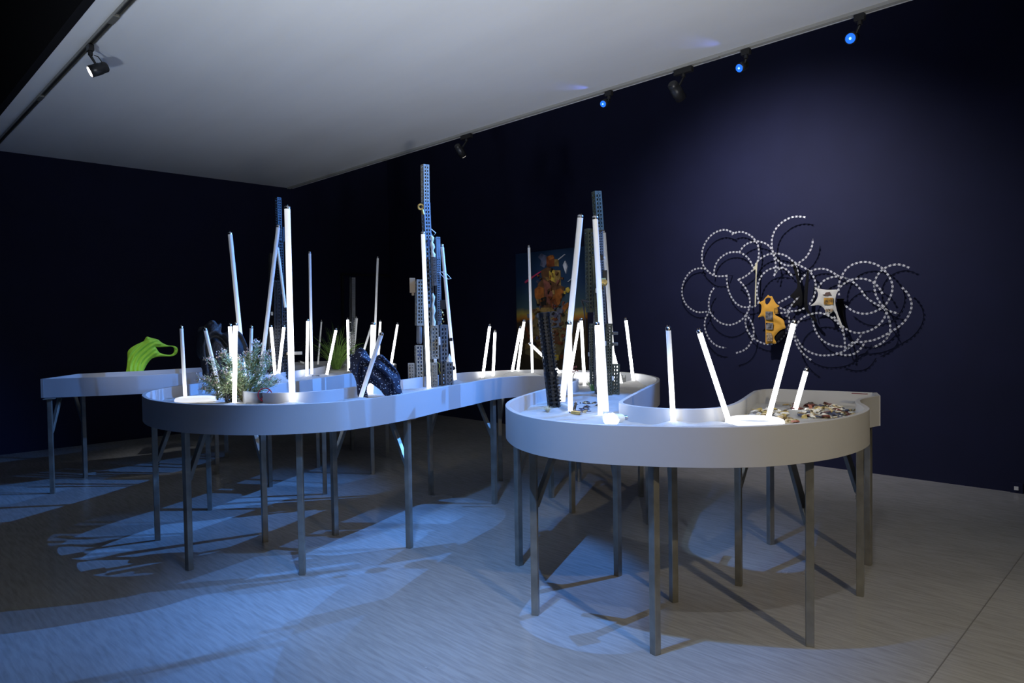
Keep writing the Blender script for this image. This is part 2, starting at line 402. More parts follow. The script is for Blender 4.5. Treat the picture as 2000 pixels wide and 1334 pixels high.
lab = ['small blue spotlight on right track, nearest the room corner', 'small blue spotlight on right track, the middle of the three lit blue', 'small blue spotlight on right track, highest and nearest the viewer']
for i, (a, h, aim, r) in enumerate(BL):
    x = adapter_at(*a); hd = head_near(*h, x, ty1)
    look = hd + ((P3(-2.0, 3.0, 1.2) if i < 2 else P3(-1.0, 1.5, 1.6)) - hd)
    lamp(x, ty1, hd, look, lab[i], r, .09, M['black_metal'], M['blue_lens'], M['blue_core'])
    lamps.append(hd)
    dirv = (aim - hd).normalized()
    spot('blue_spot_light', hd + (look - hd).normalized() * .04, aim, (900, 850, 560)[i], BLUE, (60, 58, 46)[i], (.9, .8, .35)[i], .007)
for i, q in ((0, (1112, 170)), (1, (1352, 82))):            # stray light the first two blue lamps throw on the ceiling
    c2 = atz(q[0], q[1], SLAB_Z); st = lamps[i] + Vector((0, 0, .05))
    spot('blue_spill_light', st + (c2 - st).normalized() * .05, c2, 1.6, (0.12, 0.2, 1.0), 50, 1.0, .01)
x = adapter_at(1332, 133); hd = head_near(1330, 192, x, ty1)
tw = aty(1520, 500, WALL_Y)
lamp(x, ty1, hd, hd + (tw - hd), 'black cylinder spotlight with long adapter on right track, aimed at the wire', .048, .17, M['black_metal'], M['dim_lens'], None, True)
spot('wall_spot_light', hd + (tw - hd).normalized() * .03, tw, 225, (0.90, 0.88, 1.0), 116, 1.0, .012)
x = adapter_at(903, 262); hd = head_near(905, 304, x, ty1)
tw = aty(1085, 590, WALL_Y)
lamp(x, ty1, hd, hd + (tw - hd), 'dim black cylinder spotlight on right track, farthest into the corner', .042, .15, M['black_metal'], M['dim_lens'], None, True)
spot('painting_spot_light', hd + (tw - hd).normalized() * .03, tw, 42, (1.0, 0.93, 0.85), 34, 0.9, .02)
x = adapter_at(170, 88); hd = head_near(176, 140, x, ty0)
aim = hd + (atz(60, 420, 2.2) - hd).normalized() + Vector((0, 0, -.1))
lamp(x, ty0, hd, hd - RT * .16 - Vector((0, 0, .10)) - Vector((FW.x, FW.y, 0)) * .10, 'black cylinder spotlight with white glowing lens on the left track', .043, .13, M['black_metal'], M['white_lens'], None, False, True)
spot('left_track_spot_light', hd - RT * .05, P3(-3.7, 7.0, 1.15), 150, WHITE, 26, 1.0, .03)

# ------------------------------------------------------------------ the serpentine table
B0 = [(-4.30, 6.43), (-3.88, 6.53), (-3.46, 6.71), (-3.10, 7.06), (-2.75, 7.55), (-2.5, 7.86), (-2.28, 7.98), (-2.1, 7.85), (-2.07, 7.5), (-2.17, 7.02), (-2.33, 6.32), (-2.49, 5.75), (-2.60, 5.45), (-2.62, 5.15), (-2.55, 4.87), (-2.43, 4.64), (-2.26, 4.42), (-2.03, 4.23), (-1.81, 4.12), (-1.55, 4.055), (-1.31, 4.06), (-1.06, 4.14), (-.93, 4.25), (-.80, 4.42), (-.68, 4.62), (-.50, 5.01), (-.36, 5.28), (-.18, 5.66), (-.06, 5.80), (.08, 5.88), (.25, 5.85), (.40, 5.74), (.48, 5.58), (.50, 5.42), (.44, 5.22), (.34, 5.03), (.22, 4.73), (.09, 4.40), (.0, 4.12), (-.03, 3.88), (-.01, 3.65), (.045, 3.45), (.15, 3.27), (.32, 3.12), (.53, 3.035), (.76, 2.98), (.93, 2.965), (1.12, 2.99), (1.34, 3.08), (1.51, 3.195), (1.64, 3.32), (1.745, 3.46), (1.80, 3.60), (1.84, 3.74), (1.93, 3.90), (2.10, 4.04)]
A0 = [(-4.36, 7.07), (-4.1, 7.22), (-3.83, 7.42), (-3.47, 7.82), (-3.07, 8.30), (-2.69, 8.62), (-2.24, 8.74), (-1.87, 8.64), (-1.49, 8.32), (-1.30, 7.82), (-1.33, 7.21), (-1.47, 6.65), (-1.61, 6.14), (-1.76, 5.69), (-1.87, 5.42), (-1.93, 5.18), (-1.90, 4.97), (-1.78, 4.82), (-1.61, 4.76), (-1.42, 4.79), (-1.28, 4.91), (-1.13, 5.17), (-.90, 5.68), (-.72, 6.05), (-.52, 6.32), (-.27, 6.51), (.0, 6.61), (.27, 6.61), (.59, 6.47), (.92, 6.21), (1.06, 5.97), (1.12, 5.72), (1.13, 5.49), (1.09, 5.27), (1.03, 5.06), (.82, 4.52), (.66, 4.10), (.60, 3.90), (.625, 3.77), (.72, 3.65), (.85, 3.58), (.98, 3.575), (1.10, 3.65), (1.20, 3.78), (1.32, 4.00), (1.47, 4.30), (1.55, 4.43), (1.66, 4.50), (1.78, 4.44), (2.16, 4.19)]
BP = catmull([P(*q) for q in B0], 6); AP = catmull([P(*q) for q in A0], 6)
POLY = [(q.x, q.y) for q in BP] + [(q.x, q.y) for q in reversed(AP)]
RIM, BOT, TH = 1.04, 0.867, 0.024
table = empty('serpentine_table', P3(-.5, 4.8, 0), 'long winding white tray table on raw steel legs, filled with sand', 'table')
TO = table.location.copy()
def wall_strip(pts, side):
    b = MB(); n = len(pts); L = []; R = []
    for i, p in enumerate(pts):
        t = (pts[min(i + 1, n - 1)] - pts[max(i - 1, 0)]).normalized(); nr = Vector((-t.y, t.x)) * (TH / 2)
        L.append(p + nr); R.append(p - nr)
    for S, fl in ((L, 1), (R, 0)):
        vs = [Vector((q.x, q.y, z)) for q in S for z in (BOT, RIM - .0015)]
        b.add(vs, [(2 * i, 2 * i + 1, 2 * i + 3, 2 * i + 2) if fl else (2 * i, 2 * i + 2, 2 * i + 3, 2 * i + 1) for i in range(n - 1)], True)
    for z, fl in ((RIM, 0), (BOT, 1)):
        vs = []
        for i in range(n):
            c = (L[i] + R[i]) / 2; k = .9 if z == RIM else 1
            for q in (L[i], R[i]):
                qq = c + (q - c) * k; vs.append(Vector((qq.x, qq.y, z)))
        b.add(vs, [(2 * i, 2 * i + 1, 2 * i + 3, 2 * i + 2) if fl else (2 * i, 2 * i + 2, 2 * i + 3, 2 * i + 1) for i in range(n - 1)])
        if z == RIM:
            for S, o in ((L, 0), (R, 1)):
                w2 = []
                for i in range(n): w2 += [vs[2 * i + o], Vector((S[i].x, S[i].y, RIM - .0015))]
                b.add(w2, [(2 * i, 2 * i + 1, 2 * i + 3, 2 * i + 2) for i in range(n - 1)])
    for i in (0, n - 1):
        b.add([(L[i].x, L[i].y, BOT), (R[i].x, R[i].y, BOT), (R[i].x, R[i].y, RIM), (L[i].x, L[i].y, RIM)], [(0, 1, 2, 3)])
    return b
wall_strip(BP, 1).build('side_wall', M['tray'], table, TO)
wall_strip(AP, 0).build('side_wall', M['tray'], table, TO)
for a, c in ((BP[0], AP[0]), (BP[-1], AP[-1])):
    dd = (c - a).normalized() * .012; a = a - dd; c = c + dd
    b = MB(); b.bar((a.x, a.y, (BOT + RIM) / 2), (c.x, c.y, (BOT + RIM) / 2), RIM - BOT + .0, TH, Vector((0, 0, 1)).cross(Vector((c.x - a.x, c.y - a.y, 0)).normalized()))
    b.build('end_wall', M['tray'], table, TO)
# strip of red tape on the rim by the right end
ra, rb = atz(1664, 768.5, RIM), atz(1694, 770, RIM)
b = MB(); b.bar(ra + Vector((0, 0, .001)), rb + Vector((0, 0, .001)), .020, .003, Vector((0, 0, 1))); b.build('tape_strip', M['pebble'], table, TO)
pv, pf = fill(POLY, 0.35)
b = MB(); b.add([(q[0], q[1], BOT + .012) for q in pv], pf); b.add([(q[0], q[1], BOT + .002) for q in pv], [f[::-1] for f in pf])
b.build('bottom_panel', M['panel'], table, TO)
# legs: (foot x, foot y, face angle, brace top pixel or None)
legs = [(103, 969, 20, (114, 776)), (167, 938, 50, (146, 774)), (308, 1060, 30, (336, 842)), (370, 1118, 60, (400, 845)), (591, 1127, 5, None), (518, 1063, 35, (488, 844)),
 (410, 1001, 20, (428, 842)), (425, 931, 30, None), (443, 899, 10, None), (528, 956, 40, (512, 842)), (635, 970, 20, None), (655, 1050, 50, (684, 836)), (800, 1075, 60, (760, 828)),
 (728, 931, 25, None), (688, 884, 35, None), (757, 898, 10, (738, 836)), (842, 971, 40, (862, 806)), (966, 989, 50, (931, 790)), (978, 944, 10, (986, 783)), (622, 918, 20, None),
 (1014, 1109, 40, (1042, 876)), (1046, 1205, 75, (1093, 884)), (1207, 1129, 45, (1184, 900)), (1131, 945, 10, None), (1077, 977, 35, None), (1118, 1007, 30, None),
 (1252, 975, 20, None), (1268, 1029, 50, None), (1280, 1282, 35, None), (1316, 1180, 20, (1303, 902)), (1443, 1148, 60, (1476, 900)), (1505, 1068, 20, (1520, 900)),
 (1582, 1266, 70, (1541, 897)), (1680, 1168, 60, (1642, 884)), (1696, 1108, 45, (1668, 882))]
for i, (fx, fy, ang, br) in enumerate(legs):
    g = atz(fx, fy - 5, 0); s = .0365
    R = Matrix.Rotation(math.radians(ang) + YAW, 3, 'Z')
    b = MB(); b.box((g.x, g.y, (BOT + .001) / 2), (s, s, BOT + .001), R)
    lg = bevel(b.build('leg', M['steel'], table, TO), .003)
    b = MB(); b.box((g.x, g.y, BOT - .004), (.085, .085, .006), R); b.build('mount_plate', M['steel'], table, TO)
    if br:
        tpz = Vector((g.x, g.y, BOT)) - EYE; dist = Vector((g.x, g.y, 0)).length
        lat = max(-.2, min(.2, (br[0] - (1000 + F_PX * tpz.dot(RT) / tpz.dot(FW))) * dist / F_PX))
        h = Vector((RT.x, RT.y, 0)).normalized() * lat + Vector((g.x, g.y, 0)).normalized() * math.sqrt(.21 ** 2 - lat ** 2)
        lo = Vector((g.x, g.y, .555)) + h.normalized() * .012; hi = Vector((g.x, g.y, BOT - .012)) + h
        b = MB(); b.bar(lo, hi, .03, .03, h.normalized().cross(Vector((0, 0, 1))).cross(hi - lo).normalized()); bc = bevel(b.build('brace', M['steel'], table, TO), .003)
        b = MB(); side = h.normalized()
        for k in range(7):
            b.tube([lo + side * .012 + Vector((0, 0, -.04 + k * .013)), lo + side * .012 + Vector((0, 0, -.032 + k * .013))], .0065, 6)
        b.build('weld_seam', M['weld'], bc)
        bpy.context.view_layer.update()
        bc.children[0].location = -TO

# ------------------------------------------------------------------ tubes (positions read first, the sand heaps up round them)
S0 = 0.964
TUBES = [  # top, foot, diameter, glow foot, glow tip, label
 ((1305, 637), (1315, 822), .028, 6, 0.02, 'short clear-topped tube in front of the dark wall, alone in the right loop'),
 ((1364, 643), (1426, 830), .028, 7, 5, 'bright short tube leaning left at the front rim of the right loop'),
 ((1552, 624), (1500, 818), .028, 7, 5, 'bright short tube leaning right beneath the yellow shirt, foot at the round lamp'),
 ((1576, 718), (1553, 800), .028, 7, 5, 'very short stubby bright tube leaning right among the shells'),
 ((1222, 621), (1237, 744), .028, 7, 5, 'bright short tube near the curved outer end behind the right loop'),
 ((1134, 419), (1098, 788), .040, 5, .45, 'thick tall bluish tube leaning right beside the black perforated barrel'),
 ((1112, 627), (1114, 806), .028, 7, 5, 'bright short upright tube crossing in front of the thick tall bluish tube'),
 ((1162, 421), (1184, 806), .034, 5, .8, 'tall slim white tube crossing the dark green rail tower'),
 ((1166, 628), (1173, 814), .028, 7, 6, 'bright short tube at the foot of the green tower, beside the spiral bulb'),
 ((1179, 450), (1200, 744), .038, 4, .4, 'tall greenish-white tube standing behind the green rail tower at its right'),
 ((1193, 672), (1214, 750), .026, 7, 5, 'short bright tube showing between the green tower and the grey clip'),
 ((1033, 479), (1040, 732), .026, 4, .6, 'thin tall tube standing before the left edge of the painting'),
 ((1132, 626), (1113, 738), .026, 7, 5, 'bright short tube leaning right behind the thick tall bluish tube'),
 ((1135, 621), (1142, 756), .026, 7, 4, 'bright short upright tube rising from the white mound by the small grass tuft'),
 ((957, 633), (942, 741), .027, 7, 5, 'left one of the two bright short tubes right of the tan tower'),
 ((967, 645), (963, 736), .027, 7, 5, 'right one of the two bright short tubes right of the tan tower'),
 ((1017, 637), (999, 733), .027, 7, 5, 'shorter tube of the leaning pair left of the painting'),
 ((1024, 624), (1010, 733), .027, 7, 5, 'taller tube of the leaning pair left of the painting'),
 ((1033, 669), (1097, 731), .027, 7, 3, 'bright tube slanting steeply behind the black perforated barrel'),
 ((826, 452), (838, 760), .034, 6, .6, 'tall white tube standing in front of the tan rail tower'),
 ((863, 477), (889, 741), .032, 5, .5, 'tall tube with a black clip just right of the tan rail tower'),
 ((777, 630), (763, 716), .030, 7, 1.2, 'short tube rising behind the right shoulder of the flecked navy garment'),
 ((738, 501), (730, 712), .028, 3, .5, 'tall thin tube rising behind the flecked navy garment'),
 ((605, 491), (609, 731), .030, 4, .4, 'tall thin tube left of the big green grass clump'),
 ((601, 623), (599, 737), .030, 7, 5, 'short bright tube touching the tall thin one left of the grass clump'),
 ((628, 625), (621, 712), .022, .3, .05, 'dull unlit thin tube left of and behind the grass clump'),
 ((657, 641), (638, 733), .030, 7, 5, 'bright short tube leaning right in front of the grass clump'),
 ((679, 621), (681, 724), .030, 7, 5, 'left one of the three bright tubes right of the grass clump'),
 ((685, 625), (684, 706), .028, 7, 5, 'middle one of the three bright tubes right of the grass clump'),
 ((696, 618), (688, 702), .046, 5, 1.5, 'thickest one of the three bright tubes right of the grass clump'),
 ((727, 632), (706, 700), .028, 3, .5, 'greyish tube leaning right above the left shoulder of the flecked navy garment'),
 ((729, 629), (724, 771), .036, 6, 4, 'bright upright tube seen through the arch of the flecked navy garment'),
 ((743, 625), (738, 716), .026, 6, 4, 'thin bright tube right of the tall thin one behind the flecked navy garment'),
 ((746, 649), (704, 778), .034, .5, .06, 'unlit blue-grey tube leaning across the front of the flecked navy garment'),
 ((561, 402), (571, 787), .042, 6, .5, 'thickest and tallest white tube, in front of the dark blue-lit tower'),
 ((449, 453), (478, 742), .040, 4, .35, 'tall thick tube leaning left behind the black draped garment and shrub'),
 ((544, 439), (505, 766), .034, 1.2, .2, 'tall greyish tube leaning right across the dark blue-lit tower'),
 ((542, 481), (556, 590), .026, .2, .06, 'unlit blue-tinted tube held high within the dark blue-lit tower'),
 ((491, 636), (488, 762), .030, 3, .25, 'grey short tube standing behind the top of the flowering shrub'),
 ((449, 632), (457, 776), .030, 7, 5, 'left one of the close pair of bright tubes in the flowering shrub'),
 ((460, 630), (458, 788), .030, 7, 6, 'right one of the close pair of bright tubes in the flowering shrub'),
 ((400, 640), (433, 778), .028, 3, .35, 'dim tube leaning left in front of the black draped garment'),
 ((354, 636), (362, 778), .028, 4, .3, 'leftmost upright tube, standing in the left loop beside the glowing oval lamp'),
 ((529, 635), (538, 738), .030, 7, 4, 'left arm of the V of bright tubes before the dark blue-lit tower'),
 ((555, 635), (543, 740), .030, 7, 5, 'right arm of the V of bright tubes before the dark blue-lit tower'),
]
tube_feet = []
tube_data = []
for (tp, ft, dia, g0, g1, lb) in TUBES:
    base = atz(ft[0], ft[1], S0); hang = 'held high' in lb
    dr = (base - EYE); kk = 1.0
    while (not in_poly(base.x, base.y, POLY) or dist_poly(base.x, base.y, POLY) < .045) and kk > .8:
        kk -= .004; base = EYE + dr * kk
    if hang:
        base = atz(545, 748, S0)
    top = above(tp[0], tp[1], base)
    if hang: base = above(ft[0], ft[1], base)
    else: tube_feet.append((base.x, base.y, max(0, base.z - S0)))
    tube_data.append((base, top, dia, g0, g1, lb))

def sand_z(x, y):
    z = S0 - .008 + .016 * noise.noise(Vector((x * 2.6, y * 2.6, 0))) + .016 * noise.noise(Vector((x * 7, y * 7, 3))) + .004 * noise.noise(Vector((x * 24, y * 24, 7)))
    for fx, fy, k in tube_feet:
        r2 = (x - fx) ** 2 + (y - fy) ** 2
        if r2 < .12: z += (.010 + k * .75) * math.exp(-r2 / .004) + (.004 + k * .35) * math.exp(-r2 / .03)
    return z
b = MB(); sv, sf = fill(POLY, 0.035)
b.add([(q[0], q[1], sand_z(q[0], q[1])) for q in sv], sf, True)
tag(b.build('sand', M['sand'], None, TO), 'fine white sand filling the winding tray from end to end', 'sand', kind='stuff')

def frame_q(d):
    return Vector((0, 0, 1)).rotation_difference(d.normalized())
caps = {}
def make_tube(base, top, dia, g0, g1, lb):
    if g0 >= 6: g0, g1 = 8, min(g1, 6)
    elif g0 > 1: g0, g1 = (1.5 if g0 > 1.5 else .7), min(g1, .9) * .14  # mostly tall unlit tubes: neighbours' light on them put in as fading glow
    d = top - base; L = d.length; bury = .05
    t = empty('fluorescent_tube', base, lb, 'fluorescent tube', 'fluorescent tubes standing in the sand', rot=frame_q(d))
    r = dia * .47
    key = ('g', round(dia, 4), round(L, 3))
    b = MB(); b.tube([(0, 0, -bury), (0, 0, L * .5), (0, 0, L - .022)], r, 12)
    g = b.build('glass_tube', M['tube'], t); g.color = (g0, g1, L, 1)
    if dia not in caps:
        b = MB(); b.tube([(0, 0, 0), (0, 0, .016), (0, 0, .019)], [r * 1.03, r * 1.03, r * .8], 12); m1 = b
        caps[dia] = m1
        c = m1.build('end_cap', M['chrome'], t); caps[dia] = c.data
        b = MB(); b.tube([(0, 0, 0), (0, 0, .009)], .0013, 6); caps['pin'] = b.build('pin', M['pin'], c).data
        pn = c.children[0]
    else:
        c = bpy.data.objects.new('end_cap', caps[dia]); C.objects.link(c); c.parent = t
        pn = bpy.data.objects.new('pin', caps['pin']); C.objects.link(pn); pn.parent = c
    c.location = (0, 0, L - .022); pn.location = (.006, 0, .018)
    p2 = bpy.data.objects.new('pin', caps['pin']); C.objects.link(p2); p2.parent = c; p2.location = (-.006, 0, .018)
    return t
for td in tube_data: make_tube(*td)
# tube lying on far sand
a = atz(584, 706, 1.06); c2 = atz(603, 712, S0 + .02)
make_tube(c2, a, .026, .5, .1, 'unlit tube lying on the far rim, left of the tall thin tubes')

# glowing lamps lying in the sand
def oval_lamp(name, cx, cy, lx, ly, h, rot, label, parts='disc'):
    base = atz(cx, cy, S0); base.z = sand_z(base.x, base.y) + .008
    t = empty(name, base, label, 'lamp', 'glowing lamps lying in the sand'); t.rotation_euler = (0, 0, rot + YAW)
    b = MB(); n = 28; prof = [(1.0, 0), (1.0, .45), (.93, .85), (.8, 1.0), (0.0, 1.0)]
    vs = []; 
    for k, z in prof[:-1]:
        for i in range(n):
            th = 2 * math.pi * i / n; cs, sn = math.cos(th), math.sin(th)
            e = .55 if parts == 'slab' else 1.0
            vs.append((lx * k * abs(cs) ** e * (1 if cs > 0 else -1), ly * k * abs(sn) ** e * (1 if sn > 0 else -1), z * h))
    fs = [(j * n + i, j * n + (i + 1) % n, (j + 1) * n + (i + 1) % n, (j + 1) * n + i) for j in range(len(prof) - 2) for i in range(n)]
    b.add(vs, fs, True); b.add(vs[-n:], [tuple(range(n))])
    b.build('diffuser', M['lamp_glow'], t)
    b = MB(); b.box((lx * 1.0, 0, h * .4), (.02, .02, .02)); bevel(b.build('connector', M['black_plastic'], t))
    return t
oval_lamp('oval_lamp', 383, 784, .145, .10, .030, .1, 'glowing white oval lamp half sunk at the left curve of the tray', 'disc')
oval_lamp('panel_lamp', 623, 778, .135, .06, .05, .12, 'glowing white rounded block lamp lying right of the thickest tube', 'slab')
oval_lamp('dome_lamp', 1140, 745, .10, .12, .07, .3, 'glowing white dome lamp behind the small grass tuft', 'disc')
bs = atz(1474, 829, S0); bs.z = sand_z(bs.x, bs.y)
t = empty('ring_lamp', bs, 'large glowing ring lamp lying flat at the front rim of the right loop', 'lamp', 'glowing lamps lying in the sand')
b = MB(); R0 = .125; pts = [(bs.x + R0 * math.cos(k * math.pi / 20), bs.y + R0 * math.sin(k * math.pi / 20), bs.z + .014) for k in range(41)]
b.tube(pts, .018, 10, cap=False); b.build('ring_tube', M['lamp_glow'], t, bs)
b = MB(); b.tube([bs + Vector((0, 0, .002)), bs + Vector((0, 0, .010))], [R0, R0 * .98], 32); b.build('reflector', M['white_plastic'], t, bs)
# spiral bulb
sb = atz(1196, 822, S0 + .02)
axd = (RT * .9 + Vector((FW.x, FW.y, 0)) * .45); axd.z = 0.0; axd = axd.normalized()
t = empty('spiral_bulb', sb, 'lit white spiral bulb lying on its side at the front rim', 'light bulb')
b = MB(); e1 = Vector((0, 0, 1)); e2 = axd.cross(e1); st = sb - axd * .055
pts = [st + axd * (.012 + .062 * k / 60) + (e1 * math.sin(k * 2 * math.pi / 20) + e2 * math.cos(k * 2 * math.pi / 20)) * .024 + Vector((0, 0, .01)) for k in range(61)]
b.tube(pts, .0085, 8); b.build('spiral_tube', M['lamp_glow'], t, sb)
b = MB(); c0 = st + axd * .078 + Vector((0, 0, .01)); b.tube([c0, c0 + axd * .03, c0 + axd * .045], [.024, .024, .016], 16); b.build('ballast_housing', M['white_plastic'], t, sb)
b = MB(); b.tube([c0 + axd * (.045 + .004 * k) for k in range(7)], [.0135 if k % 2 else .0115 for k in range(7)], 12); b.build('screw_cap', M['chrome'], t, sb)

# ------------------------------------------------------------------ rail towers
def rail_mesh(wd, dp, h, solid=0.12, pitch=None):
    b = MB(); pitch = pitch or wd * .5; th = .003
    for face in range(4):
        W = wd if face % 2 == 0 else dp; off = (dp if face % 2 == 0 else wd) / 2
        R = Matrix.Rotation(face * math.pi / 2, 3, 'Z')
        def plate(u0, u1, z0, z1):
            b.box(R @ Vector(((u0 + u1) / 2 * W, -off + th / 2, (z0 + z1) / 2)), (abs(u1 - u0) * W if True else 0, th, z1 - z0), R)
        plate(-.5, -.30, 0, h); plate(-.07, .07, 0, h); plate(.30, .5, 0, h)
        plate(-.31, .31, 0, max(.02, h * solid * .4)); plate(-.31, .31, h - .012, h)
        z = h * solid * .4 + pitch * .6; k = 0
        while z < h - pitch * .5:
            if (k // 9) % 4 == 3: plate(-.31, .31, z - pitch * .5, z + pitch * .5)
            else: plate(-.31, .31, z, z + pitch * .38)
            z += pitch; k += 1
    return b
def teeth_mesh(wd, dp, h, side, pitch=.011):
    b = MB(); z = .01
    while z < h - .01:
        if side in 'lr': b.box(((-1 if side == 'l' else 1) * (wd / 2 + .003), 0, z), (.006, dp * .42, pitch * .5))
        else: b.box((0, -dp / 2 - .003, z), (wd * .42, .006, pitch * .5))
        z += pitch
    return b
def rail(parent, ref, xt, yt, xb, yb, wpx, m, off=0.0, rot=0.0, teeth='', dpr=.9, solid=.12):
    lo = above(xb, yb, ref, off); hi = above(xt, yt, ref, off); dist = Vector((lo.x, lo.y, 0)).length
    wd = wpx * dist / F_PX; d = hi - lo; h = d.length
    q = frame_q(d) @ Matrix.Rotation(YAW + math.atan2(-(RZ.inverted() @ lo).x, (RZ.inverted() @ lo).y) + rot, 3, 'Z').to_quaternion()
    o = rail_mesh(wd, wd * dpr, h, solid).build('rail', m, parent)
    o.rotation_mode = 'QUATERNION'; o.rotation_quaternion = q
    o.location = lo - (parent.location if parent else Vector())
    if teeth:
        tag(teeth_mesh(wd, wd * dpr, h, teeth).build('rail_teeth', m, o), kind='stuff')
    return o
def boxpart(name, parent, ref, x0, y0, x1, y1, m, off=0.0, dp=.03):
    a = above((x0 + x1) / 2, y1, ref, off); c = above((x0 + x1) / 2, y0, ref, off)
    dist = Vector((a.x, a.y, 0)).length; wd = (x1 - x0) * dist / F_PX
    b = MB(); R = Matrix.Rotation(YAW + math.atan2(-(RZ.inverted() @ a).x, (RZ.inverted() @ a).y), 3, 'Z')
    b.box((a + c) / 2, (wd, dp, (c - a).length), R)
    return bevel(b.build(name, m, parent, parent.location), .003)
def lathe(name, parent, pts, rads, m, n=16):
    b = MB(); b.tube(pts, rads, n); return b.build(name, m, parent, parent.location)

# tan tower
ref = atz(842, 752, S0)
ref.z = S0 - .02
T = empty('rail_tower', ref, 'tallest tan and grey tower of perforated rails, in the centre of the table', 'sculpture', 'towers of perforated metal rails')
tm, gm = M['tan_metal'], M['grey_metal']
rail(T, ref, 830, 322, 831, 400, 13, tm, .02, .5, 'r')
rail(T, ref, 831, 396, 834, 470, 14, gm, .0, .5, 'r')
rail(T, ref, 833, 466, 838, 600, 17, gm, .05, .5, 'r')
rail(T, ref, 838, 598, 842, 765, 20, tm, .09, .3)
rail(T, ref, 819, 546, 819, 636, 14, tm, -.02, .3, 'l')
rail(T, ref, 818, 674, 820, 770, 14, tm, -.04, .2, 'l')
rail(T, ref, 803, 709, 804, 772, 12, tm, -.06, .1, 'f')
rail(T, ref, 848, 635, 849, 701, 15, tm, -.01, .2)
rail(T, ref, 848, 708, 849, 768, 12, tm, -.06, .1, 'f')
rail(T, ref, 854, 463, 857, 635, 9, gm, .03, .5, 'r')
rail(T, ref, 846, 500, 848, 558, 10, gm, -.02, .2, 'f')
rail(T, ref, 865, 634, 867, 764, 16, gm, .04, .3, 'l')
rail(T, ref, 876, 707, 877, 762, 15, gm, -.02, .2)
rail(T, ref, 829, 470, 831, 620, 8, tm, .03, .2, 'l')
boxpart('solid_block', T, ref, 800, 543, 811, 572, M['tan_plastic'], -.02, .03)
boxpart('solid_block', T, ref, 804, 570, 809, 577, M['tan_plastic'], -.02, .02)
a = above(819, 672, ref, -.02); c2 = above(819, 634, ref, -.02)
lathe('clear_canister', T, [a, a + (c2 - a) * .1, a + (c2 - a) * .9, c2], [.016, .024, .024, .02], M['grey_metal'])
for (x0, x1, y0, y1) in ((817, 819, 676, 712), (821, 823, 674, 714)):
    b = MB(); b.tube([above(x0, y0, ref, -.06), above(x0 - 1, (y0 + y1) / 2, ref, -.065), above(x1, y1, ref, -.055)], .005, 8); b.build('blue_cable', mat('blue_cable_%d' % x0, (0.03, 0.06, 0.16), .4), T, ref)
a = above(822, 404, ref, -.03)
b = MB(); nrm = Vector((a.x, a.y, 0)).normalized(); sd = nrm.cross(Vector((0, 0, 1)))
b.tube([a + (sd * math.cos(k * math.pi / 12) + Vector((0, 0, 1)) * math.sin(k * math.pi / 12)) * .021 for k in range(25)], .009, 8, cap=False)
b.tube([a + sd * .012 + Vector((0, 0, -.02)), a + sd * .02 + Vector((0, 0, -.065))], [.012, .014], 10); tag(b.build('ring_fitting', M['brass'], T, ref), 'cream and brass ring fitting')
# white twisted grips
for (x0, y0, x1, y1, rr) in ((843, 460, 846, 502, .017), (846, 573, 847, 636, .014)):
    p0, p1 = above(x1, y1, ref, -.04), above(x0, y0, ref, -.04); n = 9
    lathe('white_grip', T, [p0 + (p1 - p0) * (k / n) + RT * .004 * math.sin(k * 1.9) for k in range(n + 1)], [rr * (.35 if k == n else .85 + .28 * math.sin(k * 1.6 + .5)) for k in range(n + 1)], M['white_plastic'])
a = above(877, 707, ref, -.02); c2 = above(878, 691, ref, -.02)
lathe('white_nose_cone', T, [a + (c2 - a) * k / 5 for k in range(6)], [.024, .023, .02, .014, .007, .001], M['white_plastic'])
a = above(885, 719, ref, -.02); b = MB(); b.tube([a - nrm * .008, a + nrm * .008], .018, 16); b.tube([a + RT * .018, a + RT * .03 + UP * -.015, a + RT * .026 - UP * .04], .0015, 5); b.build('black_knob', M['black_plastic'], T, ref)
boxpart('black_clip', T, ref, 878, 660, 884, 666, M['black_plastic'], -.01, .02)
b = MB()
for (x0, y0, x1, y1) in ((858, 532, 868, 530), (868, 530, 881, 544), (881, 544, 870, 546), (870, 546, 858, 532), (863, 531, 875, 545)):
    b.tube([above(x0, y0, ref), above(x1, y1, ref)], .002, 6)
b.tube([above(838, 444, ref), above(851, 455, ref), above(845, 463, ref), above(839, 448, ref)], .004, 6)
b.build('wire_frame', M['razor'], T, ref)
boxpart('solid_block', T, ref, 835, 468, 840, 481, mat('blue_plastic', (0.03, 0.12, 0.5), .4), -.03, .02)
boxpart('solid_block', T, ref, 856, 658, 860, 674, M['white_plastic'], -.05, .02)
boxpart('solid_block', T, ref, 847, 701, 853, 710, M['white_plastic'], -.04, .025)
boxpart('solid_block', T, ref, 809, 744, 814, 762, M['white_plastic'], -.05, .02)
b = MB(); b.tube([above(853, 706, ref, -.03), above(859, 712, ref, -.03), above(857, 722, ref, -.03), above(861, 730, ref, -.03)], .003, 6); b.build('yellow_cable', mat('yellow_cable', (.5, .42, .05), .5), T, ref)
boxpart('dark_plate', T, ref, 859, 586, 870, 604, M['black_metal'], .02, .006)
b = MB()
for k in range(7): b.box(above(862 + (k % 3) * 2, 606 + 4.4 * k, ref), (.012, .006, .012), Matrix.Rotation(k, 3, 'Y'))
b.build('chain_ornament', M['brass'], T, ref)
